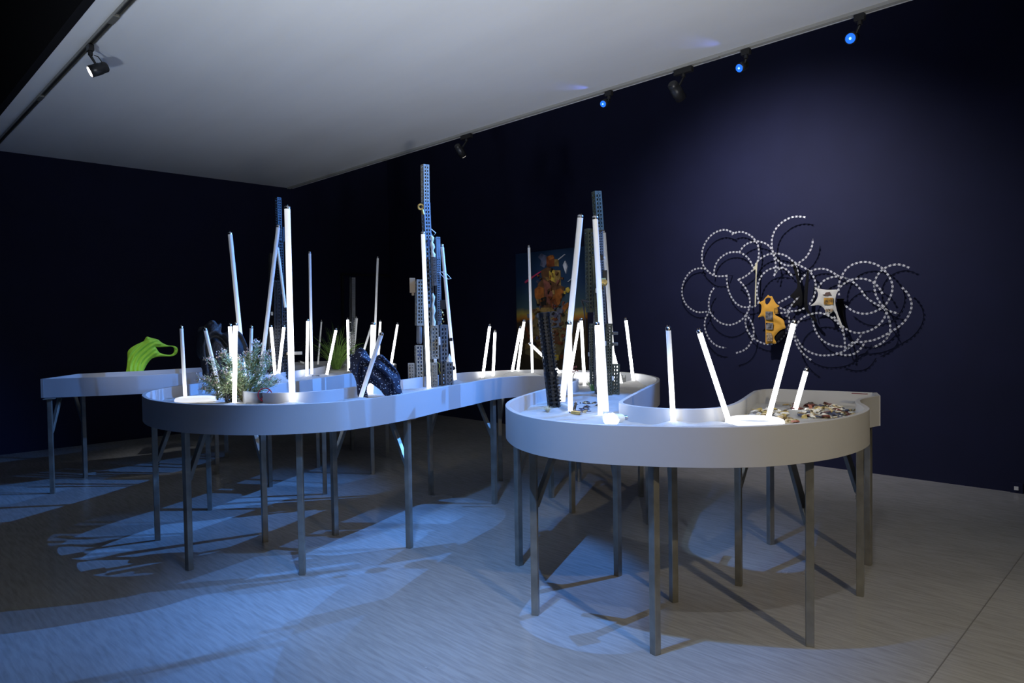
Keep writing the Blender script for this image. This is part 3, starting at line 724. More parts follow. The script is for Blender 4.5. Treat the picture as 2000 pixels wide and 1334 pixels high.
# dark tower on the left
ref = atz(543, 744, S0); ref = Vector((ref.x, ref.y, S0 - .02)); nrm = Vector((ref.x, ref.y, 0)).normalized()
ref = ref + nrm * .12
T = empty('rail_tower', ref, 'tall black tower of perforated rails lit blue, behind the thickest tube', 'sculpture', 'towers of perforated metal rails')
bm_ = M['black_metal']
rail(T, ref, 543, 386, 545, 470, 9, bm_, .0, .6, 'r')
rail(T, ref, 546, 466, 549, 575, 10, bm_, .02, .6, 'r')
rail(T, ref, 553, 444, 553, 472, 4, bm_, .02, .6)
rail(T, ref, 539, 468, 541, 560, 8, bm_, .05, .4, 'l')
rail(T, ref, 530, 495, 531, 640, 8, bm_, .06, .3, 'l')
rail(T, ref, 541, 548, 541, 660, 12, bm_, -.03, .2, 'f')
rail(T, ref, 553, 576, 554, 748, 12, bm_, -.02, .5, 'r')
rail(T, ref, 540, 658, 541, 748, 10, bm_, -.05, .2)
rail(T, ref, 529, 640, 530, 748, 12, bm_, .0, .3, 'l')
rail(T, ref, 563, 655, 563, 748, 8, bm_, .03, .4, 'r')
boxpart('solid_block', T, ref, 529, 609, 533, 616, M['white_plastic'], -.04, .015)
boxpart('solid_block', T, ref, 530, 640, 533, 645, M['white_plastic'], -.04, .015)
boxpart('dark_plate', T, ref, 546, 574, 556, 586, M['black_plastic'], -.03, .03)
for k in range(6):
    y = 594 + k * 9; b = MB(); b.bar(above(549, y + 5, ref, -.05), above(556, y, ref, -.05), .006, .02); b.build('louvre', bm_, T, ref)
boxpart('solid_block', T, ref, 561, 687, 589, 693, M['wood'], -.04, .05)
# far dark mast behind grass
ref = atz(689, 712, S0); ref = Vector((ref.x, ref.y, S0 - .02)); 
while not in_poly(ref.x, ref.y, POLY) or dist_poly(ref.x, ref.y, POLY) < .06: ref = ref - Vector((ref.x, ref.y, 0)).normalized() * .03
T = empty('rail_tower', ref, 'slim dark twin-rail mast behind the three bright tubes', 'sculpture', 'towers of perforated metal rails')
rail(T, ref, 684.5, 542, 684.5, 712, 4, bm_, 0, .2)
rail(T, ref, 690.5, 542, 690.5, 712, 6.5, M['grey_metal'], 0, .1, 'f')
# green tower
ref = atz(1180, 772, S0); ref = Vector((ref.x, ref.y, S0 - .02)); nrm = Vector((ref.x, ref.y, 0)).normalized()
T = empty('rail_tower', ref, 'tall olive green tower of perforated rails at right, with a gold fitting', 'sculpture', 'towers of perforated metal rails')
gr = M['green_metal']
rail(T, ref, 1165, 374, 1170, 450, 15, gr, .04, .5, 'l')
rail(T, ref, 1171, 448, 1174, 560, 10, gm, .05, .5, 'r')
rail(T, ref, 1174, 558, 1180, 700, 12, gm, .07, .4)
rail(T, ref, 1151, 447, 1154, 610, 15, gr, .08, .5, 'l')
rail(T, ref, 1159, 500, 1166, 640, 7, gr, .06, .2)
rail(T, ref, 1167, 600, 1170, 772, 14, gm, .08, .3)
rail(T, ref, 1157, 632, 1158, 750, 10, gr, .05, .3, 'l')
rail(T, ref, 1189, 632, 1189, 776, 12, gr, -.01, .2)
rail(T, ref, 1203, 711, 1202, 770, 14, gr, .02, .15)
rail(T, ref, 1163, 640, 1164, 760, 7, gm, .03, .2)
for (x0, y0, x1, y1) in ((1196, 648, 1207, 654), (1196, 669, 1207, 675)):
    boxpart('grey_clip', T, ref, x0, y0, x1, y1, M['grey_metal'], .0, .02)
for (x0, y0, x1, y1, m) in ((1178, 666, 1184, 676, 'white_plastic'), (1195, 735, 1199, 743, 'white_plastic'), (1161, 484, 1165, 492, 'white_plastic'), (1163, 563, 1167, 572, 'white_plastic'), (1148, 688, 1152, 696, 'grey_metal')):
    boxpart('solid_block', T, ref, x0, y0, x1, y1, M[m], -.03, .02)
a = above(1173, 551, ref, -.04)
b = MB(); b.tube([a - RT * .03, a + RT * .035], [.024, .03], 8); b.tube([a + RT * .03 - UP * .01, a + RT * .03 + nrm * -.03], .018, 8); b.tube([a - UP * .02, a - UP * .06], [.02, .014], 8); tag(b.build('gold_fitting', M['brass'], T, ref), 'gold knuckle fitting')
boxpart('black_clip', T, ref, 1177, 528, 1186, 550, M['black_plastic'], .0, .03)
boxpart('black_clip', T, ref, 1170, 498, 1178, 508, M['black_plastic'], -.01, .03)
b = MB(); b.tube([above(1178, 503, ref), above(1181, 502, ref), above(1181, 508, ref), above(1177, 509, ref)], .002, 5); b.build('wire_hook', M['razor'], T, ref)
b = MB()
p0, p1 = above(1136, 586, ref), above(1150, 590, ref)
b.tube([p0, p1], .008, 8); b.tube([p0, above(1140, 600, ref), above(1144, 640, ref)], [.008, .006, .001], 8); b.build('dangling_rod', M['black_metal'], T, ref)
# leaning black barrel
ref = atz(1082, 793, S0)
top = above(1062, 612, ref); d = top - ref; L = d.length
T = empty('perforated_barrel', ref, 'black perforated barrel leaning left in front of the painting', 'barrel', rot=frame_q(d) @ Matrix.Rotation(YAW, 3, 'Z').to_quaternion())
wd = 25 * Vector((ref.x, ref.y, 0)).length / F_PX; r = wd / 2
b = MB(); n = 8
for k in range(n):
    a0 = 2 * math.pi * k / n; R = Matrix.Rotation(a0, 3, 'Z')
    b.box(R @ Vector((r - .003, 0, L / 2 - .02)), (.006, r * .26, L + .02), R)
    z = .0; j = 0
    while z < L - .02:
        R2 = Matrix.Rotation(a0 + math.pi / n, 3, 'Z'); b.box(R2 @ Vector((r * .95 - .003, 0, z)), (.006, r * .6, .011), R2); z += .027; j += 1
for z in (L * .35, L - .01): b.tube([(0, 0, z - .012), (0, 0, z + .012)], r * 1.06, 20)
bs2 = b.build('perforated_shell', M['barrel_black'], T)
b = MB(); b.tube([(0, 0, -.04), (0, 0, L - .02)], r * .5, 12); b.build('inner_tube', M['black_plastic'], T)
b = MB()
for sgn, ph in ((0, -1.57), (1, 0.0)):
    R = Matrix.Rotation(ph, 3, 'Z'); z = .01
    while z < L - .02:
        b.box(R @ Vector((r + .004, 0, z)), (.010, r * .5, .009), R); z += .021
b.build('rail_teeth', M['barrel_black'], T)['kind'] = 'stuff'
b = MB(); b.tube([(0, 0, L - .02), (0, 0, L + .006)], [r, r * .95], 20, cap=False); b.build('muzzle_rim', M['black_plastic'], T)
# small dark ribbed piece in the shrub
ref = atz(448, 784, S0); T = empty('ribbed_rail_stub', ref, 'short black ribbed rail piece stuck in the sand under the shrub', 'rail piece')
o = rail(T, ref, 443, 764, 450, 789, 12, M['black_metal'], 0, .3, 'l', solid=.1)

# ------------------------------------------------------------------ draped garments (stiffened cloth with real thickness)
def garment(name, outline, base, m, label, thick, folds, holes=(), step=.012, off=0.0, amp=.012, plane=None, cat='garment', group=None, spine=None):
    nrm = Vector((base.x, base.y, 0)).normalized(); sd = Vector((nrm.y, -nrm.x, 0)).normalized()
    if plane is not None: nrm = plane; sd = Vector((nrm.y, -nrm.x, 0)).normalized(); pj = lambda x, y: aty(x, y, base.y)
    else: pj = lambda x, y: above(x, y, base, off)
    def uv(x, y):
        p = pj(x, y) - base; return (p.dot(sd), p.z)
    poly = [uv(*q) for q in outline]; sm = [tuple(q) for q in catmull([Vector(q) for q in poly] + [Vector(poly[0])], 3)][:-1]
    hs = [[tuple(q) for q in catmull([Vector(uv(*q)) for q in h] + [Vector(uv(*h[0]))], 3)][:-1] for h in holes]
    v2, f2 = fill(sm, step, hs)
    t = empty(name, base, label, cat, group)
    b = MB(); fr = []; bk = []
    sp = [tuple(q) for q in catmull([Vector(uv(*q)) for q in spine], 5)] if spine else None
    for q in v2:
        d = dist_poly(q[0], q[1], sm)
        for h in hs: d = min(d, dist_poly(q[0], q[1], h))
        w_ = min(1, d / .03); infl = thick * math.sqrt(min(1, d / (thick * 1.6)))
        nn = noise.noise(Vector((q[0] * 6, q[1] * 6, 1.3))) * 1.2
        if sp:
            ds = dist_poly(q[0], q[1], sp, False)
            k0 = min(range(len(sp) - 1), key=lambda k: (sp[k][0] - q[0]) ** 2 + (sp[k][1] - q[1]) ** 2)
            sg = 1 if (sp[k0 + 1][0] - sp[k0][0]) * (q[1] - sp[k0][1]) - (sp[k0 + 1][1] - sp[k0][1]) * (q[0] - sp[k0][0]) > 0 else -1
            f = amp * w_ * (math.sin(sg * ds * folds + nn * 1.2) + .45 * math.sin(sg * ds * folds * 1.9 + nn * 3 + 1))
        else: f = amp * w_ * (math.sin(d * folds + nn * 4) + .5 * math.sin((q[0] * .6 + q[1]) * folds * .7 + nn * 5))
        sway = .03 * math.sin(q[1] * 7 + q[0] * 4) * min(1, abs(q[1]) * 6) if plane is None else 0
        c = base + sd * q[0] + Vector((0, 0, q[1])) + nrm * sway
        fr.append(c - nrm * (infl + f)); bk.append(c + nrm * (infl - f * .5) + nrm * .001)
    b.add(fr, f2, True); b.add(bk, [x[::-1] for x in f2], True)
    o = b.build('cloth_body', m, t, base)
    return t, (lambda x, y, lift=0: pj(x, y) - nrm * (thick + lift)), sd, nrm
g0 = atz(265, 738, S0); g0.z = S0 - .02
GR = [(930, 880), (930, 830), (937, 790), (945, 700), (945, 640), (975, 600), (1030, 565), (1095, 535), (1110, 520), (1133, 487), (1180, 500), (1240, 515), (1280, 545), (1340, 572), (1400, 578), (1430, 595), (1437, 625), (1420, 660), (1380, 680), (1320, 683), (1250, 685), (1190, 700), (1150, 740), (1120, 790), (1105, 830), (1115, 880)]
GR = [(60 + x / 5, 560 + y / 5) for x, y in GR]
GH = [(60 + x / 5, 560 + y / 5) for x, y in [(1222, 590), (1270, 590), (1330, 586), (1380, 584), (1400, 610), (1393, 645), (1365, 664), (1320, 662), (1265, 648), (1240, 620)]]
garment('green_top', GR, g0, M['green_cloth'], 'neon green sleeveless top stiffened upright, its strap loop pointing right', .030, 150, [GH], .008, amp=.010, spine=[(60 + x / 5, 560 + y / 5) for x, y in [(1030, 900), (1030, 780), (1060, 700), (1110, 640), (1190, 580), (1300, 560), (1420, 570)]])
g0 = atz(447, 772, S0)
DK = [(430, 775), (412, 752), (402, 737), (395.6, 733), (395, 724), (392, 715.5), (391, 703.5), (385, 694), (383.6, 677), (385.4, 658), (386, 646), (389, 639), (398, 637), (407.6, 628), (414.8, 625), (420.8, 628), (425, 633), (431.5, 631.6), (432.8, 638), (432, 649), (438.8, 650), (447, 646), (464, 646), (473, 653), (480, 667), (484, 678), (484.6, 690), (480, 702), (474, 718), (470, 775)]
garment('black_jacket', DK, g0 + Vector((g0.x, g0.y, 0)).normalized() * .05, M['dark_cloth'], 'black knitted jacket standing in stiff folds behind the flowering shrub', .05, 60, [], .010, amp=.022, spine=[(415, 745), (405, 715), (400, 680), (412, 655), (435, 655), (455, 680), (465, 715), (468, 760)])
g0 = atz(722, 776, S0)
NV = [(540, 1075), (520, 1000), (505, 850), (460, 740), (400, 680), (428, 640), (415, 500), (430, 480), (470, 490), (500, 430), (550, 395), (600, 410), (640, 450), (690, 530), (740, 550), (790, 490), (840, 485), (900, 540), (980, 620), (1050, 710), (1085, 800), (1080, 880), (1110, 1000), (1090, 1025), (980, 1030), (880, 1020), (820, 950), (740, 890), (690, 862), (655, 885), (645, 960), (665, 1070), (600, 1080)]
NV = [(620 + x / 6.667, 620 + y / 6.667) for x, y in NV]
garment('flecked_garment', NV, g0, M['fleck'], 'navy garment with small pale flecks arching stiffly over the sand', .040, 75, [], .009, amp=.020, spine=[(620 + x / 6.667, 620 + y / 6.667) for x, y in [(600, 1100), (560, 900), (530, 700), (570, 560), (660, 600), (760, 640), (880, 740), (980, 860), (1030, 1040)]])

# ------------------------------------------------------------------ plants
def blades(parent, base, n, spread, hmin, hmax, wd, m, droop=.5, name='blades', lean=Vector((0, 0, 0))):
    b = MB()
    for k in range(n):
        a = random.uniform(0, 2 * math.pi); L = random.uniform(hmin, hmax); s = random.random() ** .8 * spread
        dirv = Vector((math.cos(a), math.sin(a), 0)); p = base + dirv * random.uniform(0, min(.05, hmax * .12)); pts = []
        for i in range(6):
            t = i / 5; pts.append(p + dirv * (s * L * t ** 1.3) + lean * t + Vector((0, 0, L * (t - droop * s * t ** 3))))
        side = Vector((-dirv.y, dirv.x, 0)) if random.random() < .5 else RT
        vs = []
        for i, q in enumerate(pts):
            ww = wd * (1 - (i / 5) ** 2 * .95) / 2; vs += [q - side * ww, q + side * ww]
        b.add(vs, [(2 * i, 2 * i + 1, 2 * i + 3, 2 * i + 2) for i in range(5)], True)
    return tag(b.build(name, m, parent, base), kind='stuff')
g = atz(657, 721, S0); t = empty('grass_clump', g, 'large clump of long green grass in the far part of the tray', 'grass')
blades(t, g, 190, 1.15, .34, .66, .0055, M['grass'], .62)
g = atz(1158, 765, S0); t = empty('grass_tuft', g, 'small green grass tuft at the foot of the green tower', 'grass')
blades(t, g, 60, .7, .06, .13, .004, M['grass'], .3)
g = atz(1070, 800, S0); g.z = sand_z(g.x, g.y); t = empty('dry_tuft', g, 'small pale dry straw tuft left of the black barrel', 'dry plant')
blades(t, g, 90, 1.6, .025, .05, .0025, M['dry'], .3)
g = atz(1121, 748, S0); g.z = S0 - .01; t = empty('small_flower', g, 'small plant with dark pink flower heads behind the thick tall tube', 'flower')
b = MB(); b.tube([g, above(1119, 736, g), above(1122, 728, g)], .003, 5); b.build('stem', M['stem'], t, g)
pm = mat('dusty_pink_petals', (0.30, 0.12, 0.14), .7)
for (x, y) in ((1118, 722), (1123, 717), (1126, 724), (1121, 727)):
    b = MB(); c2 = above(x, y, g)
    for k in range(9):
        a = random.random() * 6.3; dv = Vector((math.cos(a), math.sin(a), random.uniform(-.2, .8))).normalized() * .014
        b.add([c2, c2 + dv + Vector((0, 0, .006)), c2 + dv * 1.2, c2 + dv - Vector((0, 0, .006))], [(0, 1, 2, 3)])
    b.build('flower_head', pm, t, g)
b = MB()
for k in range(10):
    c2 = above(1117 + random.random() * 8, 733 + random.random() * 12, g); dv = Vector((random.uniform(-1, 1), random.uniform(-1, 1), random.random())).normalized() * .016
    b.add([c2, c2 + dv + Vector((0, 0, .005)), c2 + dv * 1.5, c2 + dv - Vector((0, 0, .005))], [(0, 1, 2, 3)])
tag(b.build('leaves', M['grass'], t, g), kind='stuff')

g = atz(482, 783, S0); g.z = S0 - .01
t = empty('flowering_shrub', g, 'bushy sage green plant with pale pink buds in the left loop', 'plant')
tips = [(404, 742), (398, 758), (392, 741), (408, 702), (432, 693), (444, 700), (438, 690), (470, 700), (484, 690), (500, 670), (503, 676), (520, 690), (528, 702), (514, 716), (540, 745), (528, 738), (505, 735), (425, 772), (420, 735), (440, 728), (460, 716), (512, 760), (470, 745), (495, 705), (452, 712), (474, 722), (487, 735), (506, 700), (418, 748), (440, 752)]
for i, (tx, ty) in enumerate(tips):
    off = random.uniform(-.14, .10); tip = above(tx, ty, g, off); st = g + Vector((random.uniform(-.03, .03), random.uniform(-.03, .03), 0))
    mid = st * .5 + tip * .5 + Vector((0, 0, .05)); N = 14
    pts = [st * (1 - k / N) ** 2 + mid * 2 * (k / N) * (1 - k / N) + tip * (k / N) ** 2 for k in range(N + 1)]
    b = MB(); b.tube(pts, [.004 * (1 - .7 * k / N) for k in range(N + 1)], 5); br = b.build('branch', M['stem'], t, g)
    b = MB(); bb = MB()
    for k in range(3, N):
        for j in range(22 if k > 5 else 9):
            s = random.random(); p = pts[k] * (1 - s) + pts[k + 1] * s
            along = (pts[k + 1] - pts[k]).normalized()
            dv = (along * .9 + Vector((random.gauss(0, 1), random.gauss(0, 1), random.gauss(0, 1))).normalized()).normalized(); L = random.uniform(.020, .042)
            q = p + Vector((random.gauss(0, .012), random.gauss(0, .012), random.gauss(0, .012)))
            sdv = dv.cross(Vector((random.random(), random.random(), random.random())))  .normalized() * .0032
            b.add([q, q + dv * L * .5 + sdv, q + dv * L, q + dv * L * .5 - sdv], [(0, 1, 2, 3)])
    for j in range(34):
        p = tip + Vector((random.gauss(0, .016), random.gauss(0, .016), random.gauss(0, .014))); dv = Vector((random.gauss(0, 1), random.gauss(0, 1), 1.2)).normalized() * .013
        sdv = dv.cross(Vector((random.random(), random.random(), 0))).normalized() * .0055
        bb.add([p, p + dv * .5 + sdv, p + dv, p + dv * .5 - sdv], [(0, 1, 2, 3)])
    for mm, nm, mt in ((b, 'leaves', M['leaf']), (bb, 'buds', M['bud'])):
        tag(mm.build(nm, mt, br), kind='stuff').location = (0, 0, 0)
for o in t.children:
    for c in o.children: c.location = -g                      # vertices there are in room coordinates
# glass plaque with the prohibition symbol
g = atz(517, 789, S0 + .0); 
t = empty('acrylic_sign', g, 'clear acrylic plaque with a dark red circle and slash in the left loop', 'sign')
n_ = Vector((g.x, g.y, 0)).normalized(); sd = Vector((n_.y, -n_.x, 0)); dist = Vector((g.x, g.y, 0)).length; k_ = dist / F_PX
R = Matrix((sd, n_, Vector((0, 0, 1)))).transposed()
cc = above(517.5, 772, g)
b = MB(); b.box(cc, (37 * k_, .003, 38 * k_), R); b.build('acrylic_plate', M['glass'], t, g)
ce = above(517.5, 771, g) - n_ * .004
b = MB(); rr = 13 * k_
def ringpts(r_, n=40): return [ce + (sd * math.cos(2 * math.pi * k / n) + Vector((0, 0, 1)) * math.sin(2 * math.pi * k / n)) * r_ for k in range(n)]
o1, i1 = ringpts(rr), ringpts(rr * .86); n = 40
b.add(o1 + i1 + [q - n_ * .002 for q in o1 + i1], [(k, (k + 1) % n, n + (k + 1) % n, n + k) for k in range(n)] + [(2 * n + (k + 1) % n, 2 * n + k, 3 * n + k, 3 * n + (k + 1) % n) for k in range(n)])
dg = (sd + Vector((0, 0, 1))).normalized(); b.bar(ce - dg * rr * .93, ce + dg * rr * .93, .0022, rr * .12, n_.cross(dg))
b.build('prohibition_symbol', M['red'], t, g)

# ------------------------------------------------------------------ small things on the sand
def lump(r, sx, sy, sz, seed):
    rnd = random.Random(seed); b = MB(); n = 7; vs = []
    for j, (k, z) in enumerate(((.75, -.5), (1, 0), (.7, .5))):
        for i in range(n):
            th = 2 * math.pi * i / n; q = r * k * rnd.uniform(.75, 1.15); vs.append((q * math.cos(th) * sx, q * math.sin(th) * sy, z * r * sz))
    b.add(vs, [(j * n + i, j * n + (i + 1) % n, (j + 1) * n + (i + 1) % n, (j + 1) * n + i) for j in range(2) for i in range(n)], True)
    b.add(vs[-n:], [tuple(range(n))]); b.add(vs[:n], [tuple(range(n))[::-1]]); return b
def shell(r):
    b = MB(); n = 9; vs = [(0, 0, .0)]
    for ring, (k, z) in enumerate(((.5, .45), (.85, .35), (1, .0))):
        for i in range(n):
            th = math.pi * (-.05 + 1.1 * i / (n - 1)); rr = r * k * (1 + .06 * (i % 2)); vs.append((rr * math.cos(th), rr * math.sin(th) * 1.1, z * r))
    fs = [(0, 1 + i, 2 + i) for i in range(n - 1)] + [(1 + j * n + i, 1 + (j + 1) * n + i, 2 + (j + 1) * n + i, 2 + j * n + i) for j in range(2) for i in range(n - 1)]
    b.add(vs, fs, True); return b
def ringbit(r):
    b = MB(); b.tube([(r * math.cos(k * .63), r * .8 * math.sin(k * .63), .003) for k in range(11)], r * .28, 6, cap=False); return b
cols = [(.62, .50, .28), (.16, .05, .04), (.05, .035, .03), (.70, .66, .55), (.30, .22, .10), (.06, .07, .12), (.45, .18, .12), (.78, .74, .68), (.5, .38, .12)]
cm = [mat('shell_colour_%d' % i, c, .35, var=.35, scale=90) for i, c in enumerate(cols)]
protos = []
for i, c in enumerate(cm):
    for mk in (lump(.014, 1.3, .9, .45, i), shell(.017), ringbit(.013), lump(.012, 1.8, .55, .4, i + 40)):
        me = bpy.data.meshes.new('shell_piece'); me.from_pydata([tuple(q) for q in mk.v], [], mk.f); me.materials.append(c); me.polygons.foreach_set('use_smooth', mk.sm); me.update()
        protos.append((i, me, len(protos) % 4))
CN = ['sandy tan', 'dark red', 'black-brown', 'cream', 'olive brown', 'navy', 'rust red', 'white', 'golden']
FN = ['rounded chip', 'fan shell', 'ring piece', 'long sliver']
def scatter(n, region, poly_px, label, group, name, cols_allowed, rmin=.8, rmax=1.5, cat='shell'):
    made = 0; tries = 0
    while made < n and tries < n * 60:
        tries += 1; x = random.uniform(region[0], region[2]); y = random.uniform(region[1], region[3])
        if not in_poly(x, y, poly_px): continue
        p = atz(x, y, S0 + .005)
        if not in_poly(p.x, p.y, POLY) or dist_poly(p.x, p.y, POLY) < .03: continue
        i, me, fm = random.choice(protos)
        if i not in cols_allowed: continue
        o = bpy.data.objects.new(name, me); C.objects.link(o); s = random.uniform(rmin, rmax)
        o.location = (p.x, p.y, sand_z(p.x, p.y) + .004); o.scale = (s, s, s)
        o.rotation_euler = (random.uniform(-.4, .4), random.uniform(-.4, .4), random.uniform(0, 6.28))
        tag(o, (CN[i] + ' ' + FN[fm] + ', ' + label) if cat == 'shell' else (CN[i] + ' ' + FN[fm] + ', ' + label), cat, group); made += 1
scatter(150, (1560, 788, 1680, 812), [(1562, 806), (1575, 798), (1600, 792), (1640, 793), (1676, 800), (1672, 806), (1640, 812), (1600, 815), (1565, 814)], 'in the dense shell heap at the right end', 'shell pieces heaped at the right end', 'shell_piece', (0, 1, 2, 3, 4, 5, 7, 8), .8, 1.6)
scatter(9, (1572, 775, 1625, 797), [(1574, 777), (1612, 777), (1624, 790), (1590, 797), (1575, 790)], 'lying apart on the slope behind the shell heap', 'dark shells on the slope', 'dark_shell', (1, 2, 6), 1.3, 2.2)
scatter(75, (1450, 788, 1535, 816), [(1456, 812), (1475, 798), (1510, 794), (1535, 802), (1530, 810), (1480, 813)], 'in the pale shell band left of the leaning tube', 'pale shells by the leaning tube', 'pale_shell', (0, 3, 7, 8), .8, 1.7)
scatter(16, (1510, 806, 1565, 826), [(1518, 820), (1530, 808), (1548, 812), (1562, 824), (1540, 826)], 'in the small cluster before the two right tubes', 'amber shells at the front', 'amber_shell', (0, 8, 4, 6), 1.0, 2.0)
scatter(13, (1530, 786, 1565, 800), [(1530, 786), (1565, 786), (1565, 800), (1530, 800)], 'lying behind the stubby bright tube', 'brown shells behind the stubby tube', 'brown_shell', (2, 4, 1), .8, 1.3)
scatter(22, (1110, 775, 1172, 812), [(1128, 782), (1160, 778), (1172, 790), (1150, 805), (1112, 810), (1120, 795)], 'metal fragment between the black barrel and green tower', 'metal fragments on the sand', 'metal_fragment', (2, 4, 5), .8, 1.5, 'fragment')
scatter(6, (1375, 800, 1470, 830), [(1375, 806), (1465, 806), (1465, 826), (1375, 828)], 'alone on bare sand of the right loop', 'lone shells', 'lone_shell', (1, 2), .7, 1.1)
# upright and lying sticks, clips, glass ball, blocks
def stick(name, p0, p1, r, m, label, cat, flat=1.0):
    g = p0.copy(); t = empty(name, g, label, cat); b = MB(); b.tube([p0, p0 * .5 + p1 * .5, p1], [r, r, r * .8], 10, flat=flat); b.build('body', m, t, g)
    d = (p1 - p0).normalized(); b = MB(); b.tube([p1, p1 + d * .006], r * .7, 8); b.build('tip', M['chrome'], t, g)
g = atz(1121, 803, S0); stick('black_stick', g, above(1125, 786, g), .008, M['black_plastic'], 'short black stick standing tilted among the metal fragments', 'stick')
g = atz(1117, 806, S0 + .012); stick('brown_tube_piece', g, atz(1134, 807, S0 + .014), .012, M['brass'], 'short brown cylinder lying on the sand before the black stick', 'tube piece')
g = atz(1097, 790, S0 + .012); stick('glass_vial', g, atz(1112, 795, S0 + .014), .011, M['white_plastic'], 'clear pale vial lying at the foot of the thick tall tube', 'vial')
g = atz(1219, 748, S0 - .005); t = empty('grey_bracket', g, 'grey U-shaped bracket standing on sand near the curved outer end', 'bracket')
k_ = Vector((g.x, g.y, 0)).length / F_PX; n_ = Vector((g.x, g.y, 0)).normalized(); sd = Vector((n_.y, -n_.x, 0)); R = Matrix((sd, n_, Vector((0, 0, 1)))).transposed()
b = MB(); b.box(g + sd * -3 * k_ + Vector((0, 0, .03)), (2.5 * k_, .02, .075), R); b.box(g + sd * 3 * k_ + Vector((0, 0, .03)), (2.5 * k_, .02, .075), R); b.box(g + Vector((0, 0, .02)), (8 * k_, .02, .05), R); bevel(b.build('plate', M['grey_metal'], t, g), .002)
b = MB(); b.tube([g + sd * 3 * k_ + Vector((0, 0, .05)) - n_ * .012, g + sd * 3 * k_ + Vector((0, 0, .05)) + n_ * .012], .004, 8); b.build('bolt', M['chrome'], t, g)
g = atz(675, 716, S0 + .02); t = empty('glass_ball', g, 'small bluish glass ball on the sand right of the grass clump', 'ball')
b = MB(); pr = [(-math.cos(math.pi * k / 10), math.sin(math.pi * k / 10)) for k in range(11)]; b.tube([g + Vector((0, 0, .028 * a)) for a, _ in pr], [max(.0005, .028 * c) for _, c in pr], 16)
b.build('ball_shell', mat('frosted_bluish_glass', (.55, .6, .7), .2), t, g)
b = MB(); b.tube([g + Vector((0, 0, .027)), g + Vector((0, 0, .036))], .006, 8); b.build('neck', M['chrome'], t, g)
# chain hanging from the tall far tubes
g = atz(681, 735, S0); b = MB()
pts = [(690, 622), (687, 640), (684, 655), (682, 668), (683, 680), (681, 726)]
PP = catmull([above(x, y, g) for x, y in pts], 6)
for k, p in enumerate(PP):
    b.tube([p + Vector((0, 0, .008)), p + RT * (.008 if k % 2 else -.004), p - Vector((0, 0, .008)), p - RT * (.008 if k % 2 else .002), p + Vector((0, 0, .008))], .0022, 5, cap=False)
o = b.build('hanging_chain', M['black_metal'], None, PP[0]); tag(o, 'thin black chain hanging beside the three bright tubes', 'chain')
g = atz(610, 737, S0); g.z = sand_z(g.x, g.y); t = empty('dark_clasp', g, 'small dark clasp lying at the rim below the tall thin tubes', 'clasp')
b = MB()
for k in range(5): b.tube([g + RT * (.012 * k) + Vector((0, 0, .004)), g + RT * (.012 * k + .008) + Vector((0, 0, .010))], .004, 6)
b.build('links', M['black_metal'], t, g)
b = MB(); b.box(g + RT * .066 + Vector((0, 0, .006)), (.014, .012, .008)); b.build('buckle', M['chrome'], t, g)

# ------------------------------------------------------------------ painting on the long wall
TLp, TRp = aty(1011, 495, WALL_Y), aty(1146, 483, WALL_Y)
x0, x1, z1, z0 = TLp.x, TRp.x, 0.5 * (TLp.z + TRp.z), 0.62
t = empty('painting', (x0, WALL_Y - .003, z0), 'dark landscape painting with a figure of stacked scraps, on the navy wall', 'painting')
def canvas_mat():
    m, n, l, b = new_mat('painted_dusk_landscape')
    tc = n.new('ShaderNodeTexCoord'); sx = n.new('ShaderNodeSeparateXYZ'); l.new(tc.outputs['Object'], sx.inputs[0])
    nz = n.new('ShaderNodeTexNoise'); nz.inputs['Scale'].default_value = 5; nz.inputs['Detail'].default_value = 8; l.new(tc.outputs['Object'], nz.inputs['Vector'])
    a = n.new('ShaderNodeMath'); a.operation = 'MULTIPLY_ADD'; a.inputs[1].default_value = .14; l.new(nz.outputs['Fac'], a.inputs[0]); l.new(sx.outputs[2], a.inputs[2])
    mr = n.new('ShaderNodeMapRange'); mr.inputs[1].default_value = .07; mr.inputs[2].default_value = z1 - z0 + .07; l.new(a.outputs[0], mr.inputs[0])
    cr = n.new('ShaderNodeValToRGB'); e = cr.color_ramp.elements
    e[0].position = 0; e[0].color = (.02, .022, .018, 1); e[1].position = 1; e[1].color = (.012, .04, .10, 1)
    hz = (aty(1020, 622, WALL_Y).z - z0) / (z1 - z0)
    for p_, c_ in ((hz - .16, (.07, .045, .02)), (hz - .03, (.05, .035, .025)), (hz - .005, (.45, .17, .02)), (hz + .035, (.42, .34, .07)), (hz + .08, (.05, .10, .12)), (hz + .25, (.015, .045, .11))):
        q = e.new(p_); q.color = (*c_, 1)
    l.new(mr.outputs[0], cr.inputs[0]); l.new(cr.outputs[0], b.inputs['Base Color']); b.inputs['Roughness'].default_value = .4
    return m
b = MB(); b.box(((x0 + x1) / 2, WALL_Y - .022, (z0 + z1) / 2), (x1 - x0, .037, z1 - z0)); b.build('canvas', canvas_mat(), t, t.location)
def blob(pts, m, lift, name='painted_shape'):
    o = (1000, 460); ps = [aty(o[0] + x / 4.7625, o[1] + y / 4.7625, WALL_Y - .0405 - lift) for x, y in pts]
    b = MB(); n = len(ps); bk = [q + Vector((0, lift, 0)) for q in ps]
    b.add(ps + bk, [tuple(range(n))] + [(i, (i + 1) % n, n + (i + 1) % n, n + i) for i in range(n)]); b.build(name, m, t, t.location)
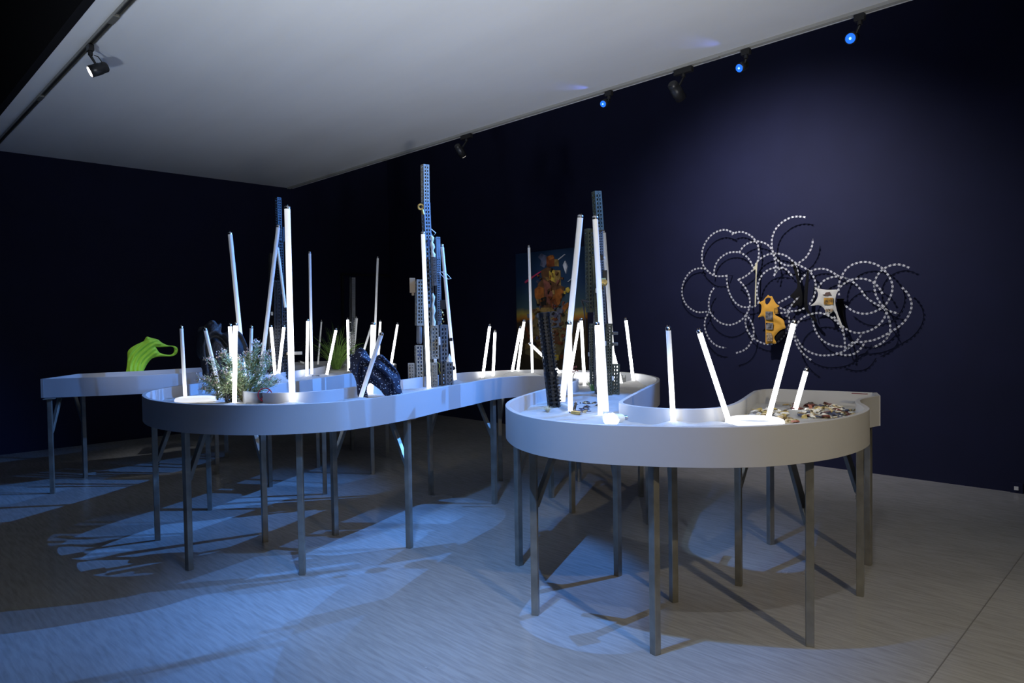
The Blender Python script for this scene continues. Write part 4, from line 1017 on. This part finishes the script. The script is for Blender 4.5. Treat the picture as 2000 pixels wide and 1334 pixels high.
pc = {k: mat('paint_' + k, c, .4, var=.45, scale=16, bump=.3, bscale=40) for k, c in dict(rust=(.17, .05, .018), orange=(.32, .11, .025), brown=(.12, .06, .03), ochre=(.28, .19, .065), dusk=(.10, .10, .16), pink=(.20, .075, .06), slate=(.13, .15, .21), black=(.015, .015, .015), olive=(.16, .13, .06), yellow=(.50, .38, .06), magenta=(.55, .05, .14), pale=(.55, .6, .72), cloud=(.10, .12, .20)).items()}
for i, (c, pts) in enumerate([
 ('olive', [(190, 830), (230, 700), (480, 690), (560, 780), (500, 850), (500, 1000), (420, 1160), (300, 1170), (120, 1100), (130, 1000), (200, 990)]),
 ('cloud', [(240, 200), (270, 165), (320, 190), (330, 240), (300, 300), (260, 280), (270, 230)]),
 ('brown', [(265, 330), (330, 290), (400, 320), (350, 370), (340, 400), (280, 400)]),
 ('rust', [(320, 200), (355, 180), (390, 190), (400, 285), (350, 295), (320, 285)]),
 ('orange', [(330, 195), (380, 180), (390, 210), (345, 230)]),
 ('ochre', [(395, 220), (432, 222), (435, 288), (395, 285)]),
 ('yellow', [(345, 330), (395, 322), (398, 460), (345, 465)]),
 ('ochre', [(397, 322), (450, 325), (452, 470), (397, 460)]),
 ('brown', [(240, 450), (285, 400), (345, 410), (450, 465), (490, 480), (460, 600), (400, 680), (330, 690), (240, 640), (215, 580)]),
 ('orange', [(210, 500), (250, 470), (295, 490), (295, 575), (235, 600), (212, 570)]),
 ('pink', [(290, 410), (350, 440), (385, 530), (350, 640), (320, 620)]),
 ('orange', [(400, 510), (450, 490), (480, 520), (440, 640), (390, 670), (360, 640)]),
 ('rust', [(350, 600), (400, 590), (430, 660), (370, 690)]),
 ('black', [(270, 580), (320, 570), (320, 650), (265, 640)]),
 ('black', [(225, 600), (258, 600), (258, 655), (228, 655)]),
 ('slate', [(410, 690), (500, 625), (525, 640), (500, 700), (450, 740)]),
 ('orange', [(480, 650), (520, 620), (525, 660), (450, 760), (440, 740)]),
 ('slate', [(360, 700), (450, 710), (452, 855), (362, 858)]),
 ('ochre', [(225, 670), (370, 670), (400, 700), (300, 715), (225, 700)]),
 ('olive', [(430, 850), (500, 830), (500, 900), (460, 1000), (430, 920)]),
 ('ochre', [(120, 1010), (200, 1000), (200, 1040), (120, 1060)]),
 ('brown', [(370, 880), (430, 870), (440, 1000), (380, 1010)]),
 ('yellow', [(395, 1110), (430, 1110), (430, 1160), (395, 1165)]),
 ('yellow', [(500, 490), (520, 480), (538, 510), (520, 535), (495, 520)]),
 ('yellow', [(480, 515), (498, 520), (495, 545), (480, 540)]),
 ('pale', [(472, 275), (490, 235), (512, 290), (498, 355)]),
 ('magenta', [(115, 438), (120, 425), (262, 332), (265, 340), (125, 445)]),
 ('pale', [(425, 222), (487, 172), (490, 178), (430, 228)]),
 ('pale', [(515, 428), (550, 400), (552, 404), (518, 432)]),
 ('rust', [(118, 850), (128, 850), (160, 930), (152, 960)])]):
    blob(pts, pc[c], .003 + .0006 * i)

rp = random.Random(3)
for k in range(70):                                        # small scraps that fill the figure's lower half
    cx_, cy_ = rp.uniform(150, 520), rp.uniform(700, 1150)
    if abs(cx_ - 330) > 190 - (cy_ - 700) * .12: continue
    w_, h_ = rp.uniform(10, 38), rp.uniform(10, 45); a_ = rp.uniform(0, 3)
    pts = [(cx_ + w_ * sx * math.cos(a_) - h_ * sy * math.sin(a_), cy_ + w_ * sx * math.sin(a_) + h_ * sy * math.cos(a_)) for sx, sy in ((-.5, -.5), (.5, -.4), (.45, .5), (-.5, .4))]
    blob(pts, pc[rp.choice(['olive', 'brown', 'ochre', 'dusk', 'slate', 'black', 'brown', 'olive', 'black', 'rust'])], .022 + .0003 * k)
for k in range(36):
    cx_, cy_ = rp.uniform(230, 490), rp.uniform(300, 690)
    w_, h_ = rp.uniform(6, 22), rp.uniform(10, 50); a_ = rp.uniform(-.6, .6)
    pts = [(cx_ + w_ * sx * math.cos(a_) - h_ * sy * math.sin(a_), cy_ + w_ * sx * math.sin(a_) + h_ * sy * math.cos(a_)) for sx, sy in ((-.5, -.5), (.5, -.4), (.3, .5), (-.3, .4))]
    blob(pts, pc[rp.choice(['rust', 'brown', 'black', 'orange', 'ochre', 'brown', 'pink', 'dusk'])], .022 + .0003 * k)

# ------------------------------------------------------------------ razor wire with torn shirts on the long wall
WY = WALL_Y - .10
def cw(x, y, yy=None): return aty(1300 + x / 3.924, 400 + y / 3.924, WY if yy is None else yy)
strands = [
 [(520, 215), (480, 197), (440, 193), (390, 208), (350, 235), (310, 285), (285, 345), (280, 400), (285, 445), (300, 480), (345, 525), (385, 545), (430, 547), (470, 543)],
 [(470, 545), (473, 600), (485, 660), (510, 715), (545, 758), (590, 782), (640, 785), (688, 775), (715, 745)],
 [(515, 225), (545, 212), (590, 209), (640, 228), (680, 262), (705, 300), (717, 360), (712, 410), (695, 465), (660, 510), (610, 550), (560, 573)],
 [(560, 575), (605, 625), (635, 680), (648, 740), (643, 790), (620, 840), (585, 880), (530, 912), (485, 920), (430, 908), (380, 872), (345, 825), (332, 770), (337, 715), (352, 668), (375, 635)],
 [(300, 490), (255, 487), (205, 505), (165, 545), (137, 600), (127, 655), (133, 710), (160, 765), (205, 805), (255, 823), (305, 820), (335, 815)],
 [(373, 530), (378, 480), (400, 432), (435, 395), (480, 370), (530, 362), (580, 370), (625, 400), (655, 440), (672, 490)],
 [(570, 360), (600, 318), (645, 290), (700, 280), (755, 292), (800, 322), (830, 370), (848, 410), (885, 445), (935, 465), (985, 462), (1030, 440), (1075, 405), (1105, 360), (1125, 310), (1130, 260)],
 [(1065, 95), (1010, 90), (950, 103), (895, 135), (850, 180), (822, 240), (815, 300), (822, 350), (838, 420), (847, 470), (835, 540)],
 [(835, 540), (862, 500), (900, 482), (940, 508), (975, 553)],
 [(680, 480), (710, 430), (755, 395), (810, 375), (870, 375), (925, 392), (975, 430), (1030, 465), (1085, 495), (1125, 535), (1148, 590), (1152, 650), (1135, 710), (1100, 765), (1050, 800), (985, 815), (925, 807), (870, 785)],
 [(718, 745), (703, 690), (707, 620), (728, 560), (765, 515), (815, 487), (870, 482), (915, 490)],
 [(990, 450), (1012, 500), (1025, 590), (1060, 548), (1105, 512), (1165, 492), (1225, 493), (1285, 520), (1325, 545), (1400, 568), (1460, 610), (1500, 655), (1540, 710), (1600, 752), (1660, 785), (1720, 815), (1790, 835)],
 [(1175, 630), (1210, 585), (1265, 558), (1325, 548)],
 [(1330, 685), (1328, 620), (1345, 560), (1380, 500), (1430, 460), (1500, 440), (1570, 443), (1635, 468), (1685, 510), (1722, 565), (1740, 620), (1733, 680), (1705, 740), (1665, 785), (1600, 820), (1535, 835), (1465, 825), (1410, 797), (1370, 765)],
 [(1325, 650), (1360, 610), (1415, 578), (1480, 566), (1545, 573), (1600, 600), (1640, 640), (1665, 685)],
 [(1860, 480), (1810, 461), (1760, 458), (1705, 473), (1655, 505), (1620, 550), (1602, 610), (1610, 680), (1635, 735), (1675, 790), (1705, 850), (1722, 920), (1717, 985), (1685, 1035), (1640, 1070), (1590, 1092)],
 [(1820, 640), (1860, 685), (1885, 750), (1880, 810), (1850, 870), (1800, 925), (1735, 968), (1660, 1010), (1590, 1038), (1510, 1050), (1435, 1055), (1380, 1102)],
 [(1692, 830), (1670, 880), (1625, 930), (1570, 962), (1510, 980), (1445, 978), (1385, 952), (1335, 910), (1290, 855)],
 [(620, 850), (613, 905), (628, 960), (660, 1008), (710, 1045), (775, 1067), (840, 1060), (890, 1027), (928, 975), (948, 910), (943, 830)],
 [(335, 822), (308, 870), (301, 930), (318, 995), (355, 1050), (405, 1085), (465, 1097)],
 [(620, 845), (655, 890), (677, 955), (670, 1020), (640, 1080), (600, 1115), (545, 1135)],
 [(1110, 1185), (1060, 1145), (1015, 1085), (990, 1015), (997, 940), (1030, 885), (1080, 850), (1140, 832), (1205, 832), (1265, 858), (1320, 905), (1355, 960), (1372, 1020), (1376, 1100)],
 [(1125, 865), (1138, 930), (1170, 1000), (1220, 1050), (1290, 1080), (1376, 1088)],
 [(1000, 1010), (1045, 1085), (1110, 1130), (1180, 1152), (1260, 1152), (1330, 1138), (1400, 1100), (1460, 1050), (1510, 985)],
 [(1315, 1138), (1380, 1152), (1450, 1140), (1498, 1100), (1525, 1058)],
 [(870, 750), (910, 728), (955, 702)], [(930, 850), (955, 790), (985, 745), (1025, 705)], [(860, 830), (905, 828), (950, 820)]]
q = cw(1000, 700); wc = empty('razor_wire', (q.x, WALL_Y, q.z), 'tangle of pale razor wire arcs spread across the navy wall', 'razor wire')
nb = 0
for si, s in enumerate(strands):
    off = .012 * ((si * 5) % 7 - 3)
    pts = catmull([cw(x, y, WY + off) for x, y in s], 8)
    b = MB(); b.tube(pts, .0032, 5); st = b.build('wire_strand', M['wire_core'], wc, wc.location)
    b = MB(); acc = 0; step = .040
    for i in range(len(pts) - 1):
        a, c2 = pts[i], pts[i + 1]; L = (c2 - a).length
        while acc < L:
            p = a + (c2 - a) * (acc / L); d_ = (c2 - a).normalized(); n_ = Vector((0, -1, 0)); u_ = d_.cross(n_)
            for sg in (-1, 1):
                bs_ = p + u_ * sg * .0022; o_ = .0062
                b.add([bs_ - d_ * .0085 + n_ * .004, bs_ + d_ * .0085 + n_ * .004, bs_ + u_ * sg * o_ + d_ * .0125 + n_ * .004, bs_ + u_ * sg * o_ - d_ * .0125 + n_ * .004,
                       bs_ - d_ * .0085 + n_ * .006, bs_ + d_ * .0085 + n_ * .006, bs_ + u_ * sg * o_ + d_ * .0125 + n_ * .006, bs_ + u_ * sg * o_ - d_ * .0125 + n_ * .006],
                      [(0, 1, 2, 3), (4, 7, 6, 5), (0, 4, 5, 1), (1, 5, 6, 2), (2, 6, 7, 3), (3, 7, 4, 0)])
            b.box(p, (.006, .006, .006)); nb += 1
            acc += step
        acc -= L
    o = b.build('blades', M['razor'], st); tag(o, kind='stuff'); o.location = -wc.location
b = MB()
for (x, y) in ((480, 540), (700, 285), (840, 400), (1085, 495), (1330, 548), (1665, 785), (1376, 1095), (335, 818), (640, 845), (1720, 965), (985, 455), (1130, 835)):
    p = cw(x, y); b.tube([p, Vector((p.x, WALL_Y - .001, p.z))], .005, 6)
b.build('wall_hook', M['chrome'], wc, wc.location)

def wallcloth(name, outline, m, label, yy, holes=(), thick=.006, folds=60, amp=.006, prints=()):
    o = [(1300 + x / 3.924, 400 + y / 3.924) for x, y in outline]; h = [[(1300 + x / 3.924, 400 + y / 3.924) for x, y in hh] for hh in holes]
    cx = sum(x for x, _ in o) / len(o); cy = sum(y for _, y in o) / len(o); base = aty(cx, cy, yy)
    base.y = yy
    t, pj, sd, nn = garment(name, o, base, m, label, thick, folds, h, .02, amp=amp, plane=Vector((0, 1, 0)))
    for (nm, pts, pm) in prints:
        ps = [pj(1300 + x / 3.924, 400 + y / 3.924, .014) for x, y in pts]; n = len(ps); b = MB()
        b.add(ps + [q + Vector((0, .006, 0)) for q in ps], [tuple(range(n))] + [(i, (i + 1) % n, n + (i + 1) % n, n + i) for i in range(n)]); b.build(nm, pm, t, base)
    return t
rect = lambda a, b_, c, d_: [(a, b_), (c, b_), (c, d_), (a, d_)]
wallcloth('yellow_shirt', [(785, 690), (800, 700), (815, 700), (830, 730), (850, 760), (872, 775), (850, 790), (835, 810), (838, 840), (870, 860), (905, 885), (913, 920), (918, 945), (880, 960), (850, 990), (832, 1020), (848, 1055), (835, 1066), (800, 1060), (768, 1066), (766, 1000), (765, 930), (762, 880), (750, 855), (708, 862), (728, 830), (735, 790), (732, 765), (713, 750), (745, 735), (762, 715)],
 M['yellow'], 'torn yellow T-shirt with dark picture prints stretched in the razor wire', WY - .04,
 [[(765, 722), (782, 712), (805, 716), (800, 740), (778, 765), (764, 750)]],
 prints=[('picture_print', rect(772, 818, 827, 880), M['print_dark']), ('picture_print', rect(775, 904, 830, 955), M['print_dark']), ('picture_print', [(780, 980), (815, 982), (826, 1010), (824, 1045), (780, 1045)], M['print_sketch']), ('head_print', [(836, 795), (865, 790), (870, 830), (850, 838), (838, 825)], M['print_gold'])])
wallcloth('white_top', [(1138, 628), (1165, 640), (1240, 652), (1322, 652), (1308, 685), (1300, 740), (1308, 790), (1322, 840), (1345, 900), (1372, 985), (1350, 950), (1320, 880), (1298, 825), (1275, 825), (1245, 850), (1228, 845), (1222, 810), (1205, 785), (1170, 768), (1110, 775), (1140, 750), (1162, 715), (1168, 680), (1155, 650)],
 M['white_cloth'], 'torn white top with an orange and black print hooked to the razor wire', WY - .03,
 prints=[('picture_print', rect(1219, 713, 1289, 764), M['print_gold']), ('bird_print', [(1207, 690), (1225, 686), (1235, 672), (1262, 668), (1276, 692), (1262, 690), (1250, 698), (1228, 695)], M['print_brown']),
  ('lettering_print', [(1230, 797), (1240, 797), (1243, 805), (1240, 820), (1230, 820)], M['print_sketch']), ('lettering_print', [(1248, 797), (1262, 797), (1262, 803), (1254, 808), (1262, 819), (1248, 819)], M['print_sketch']), ('lettering_print', [(1268, 797), (1282, 795), (1290, 808), (1280, 820), (1268, 819)], M['print_sketch'])])
wallcloth('black_rag', [(945, 420), (985, 440), (1010, 520), (1030, 600), (1050, 700), (1040, 780), (1010, 770), (985, 790), (955, 770), (985, 730), (955, 700), (990, 660), (1010, 620), (995, 540), (965, 450)], M['black_cloth'], 'ragged black cloth hanging left of the upright black strip in the wire', WY + .02, folds=40)
wallcloth('black_strip', [(1085, 500), (1098, 505), (1095, 600), (1088, 700), (1092, 790), (1130, 850), (1160, 880), (1150, 900), (1105, 850), (1070, 800), (1060, 740), (1066, 640), (1075, 560)], M['black_cloth'], 'narrow upright black cloth strip left of the white top', WY - .03, folds=40)
wallcloth('black_patch', [(1300, 720), (1312, 730), (1322, 790), (1345, 870), (1375, 950), (1395, 960), (1365, 850), (1362, 740), (1368, 720)], M['black_cloth'], 'black cloth hanging behind the long tail of the white top', WALL_Y - .03, folds=40)
wallcloth('black_scrap', [(918, 945), (905, 990), (870, 1030), (850, 1040), (835, 1022), (850, 990), (885, 960)], M['black_cloth'], 'small black scrap at the torn hem of the yellow shirt', WY - .02, folds=40)
wallcloth('cream_ribbon', [(670, 500), (698, 440), (704, 450), (697, 560), (694, 700), (690, 775), (683, 772), (686, 640), (690, 500), (675, 505)], M['cream_cloth'], 'thin cream ribbon hanging straight down left of the yellow shirt', WY - .03, thick=.003, folds=20, amp=.001)
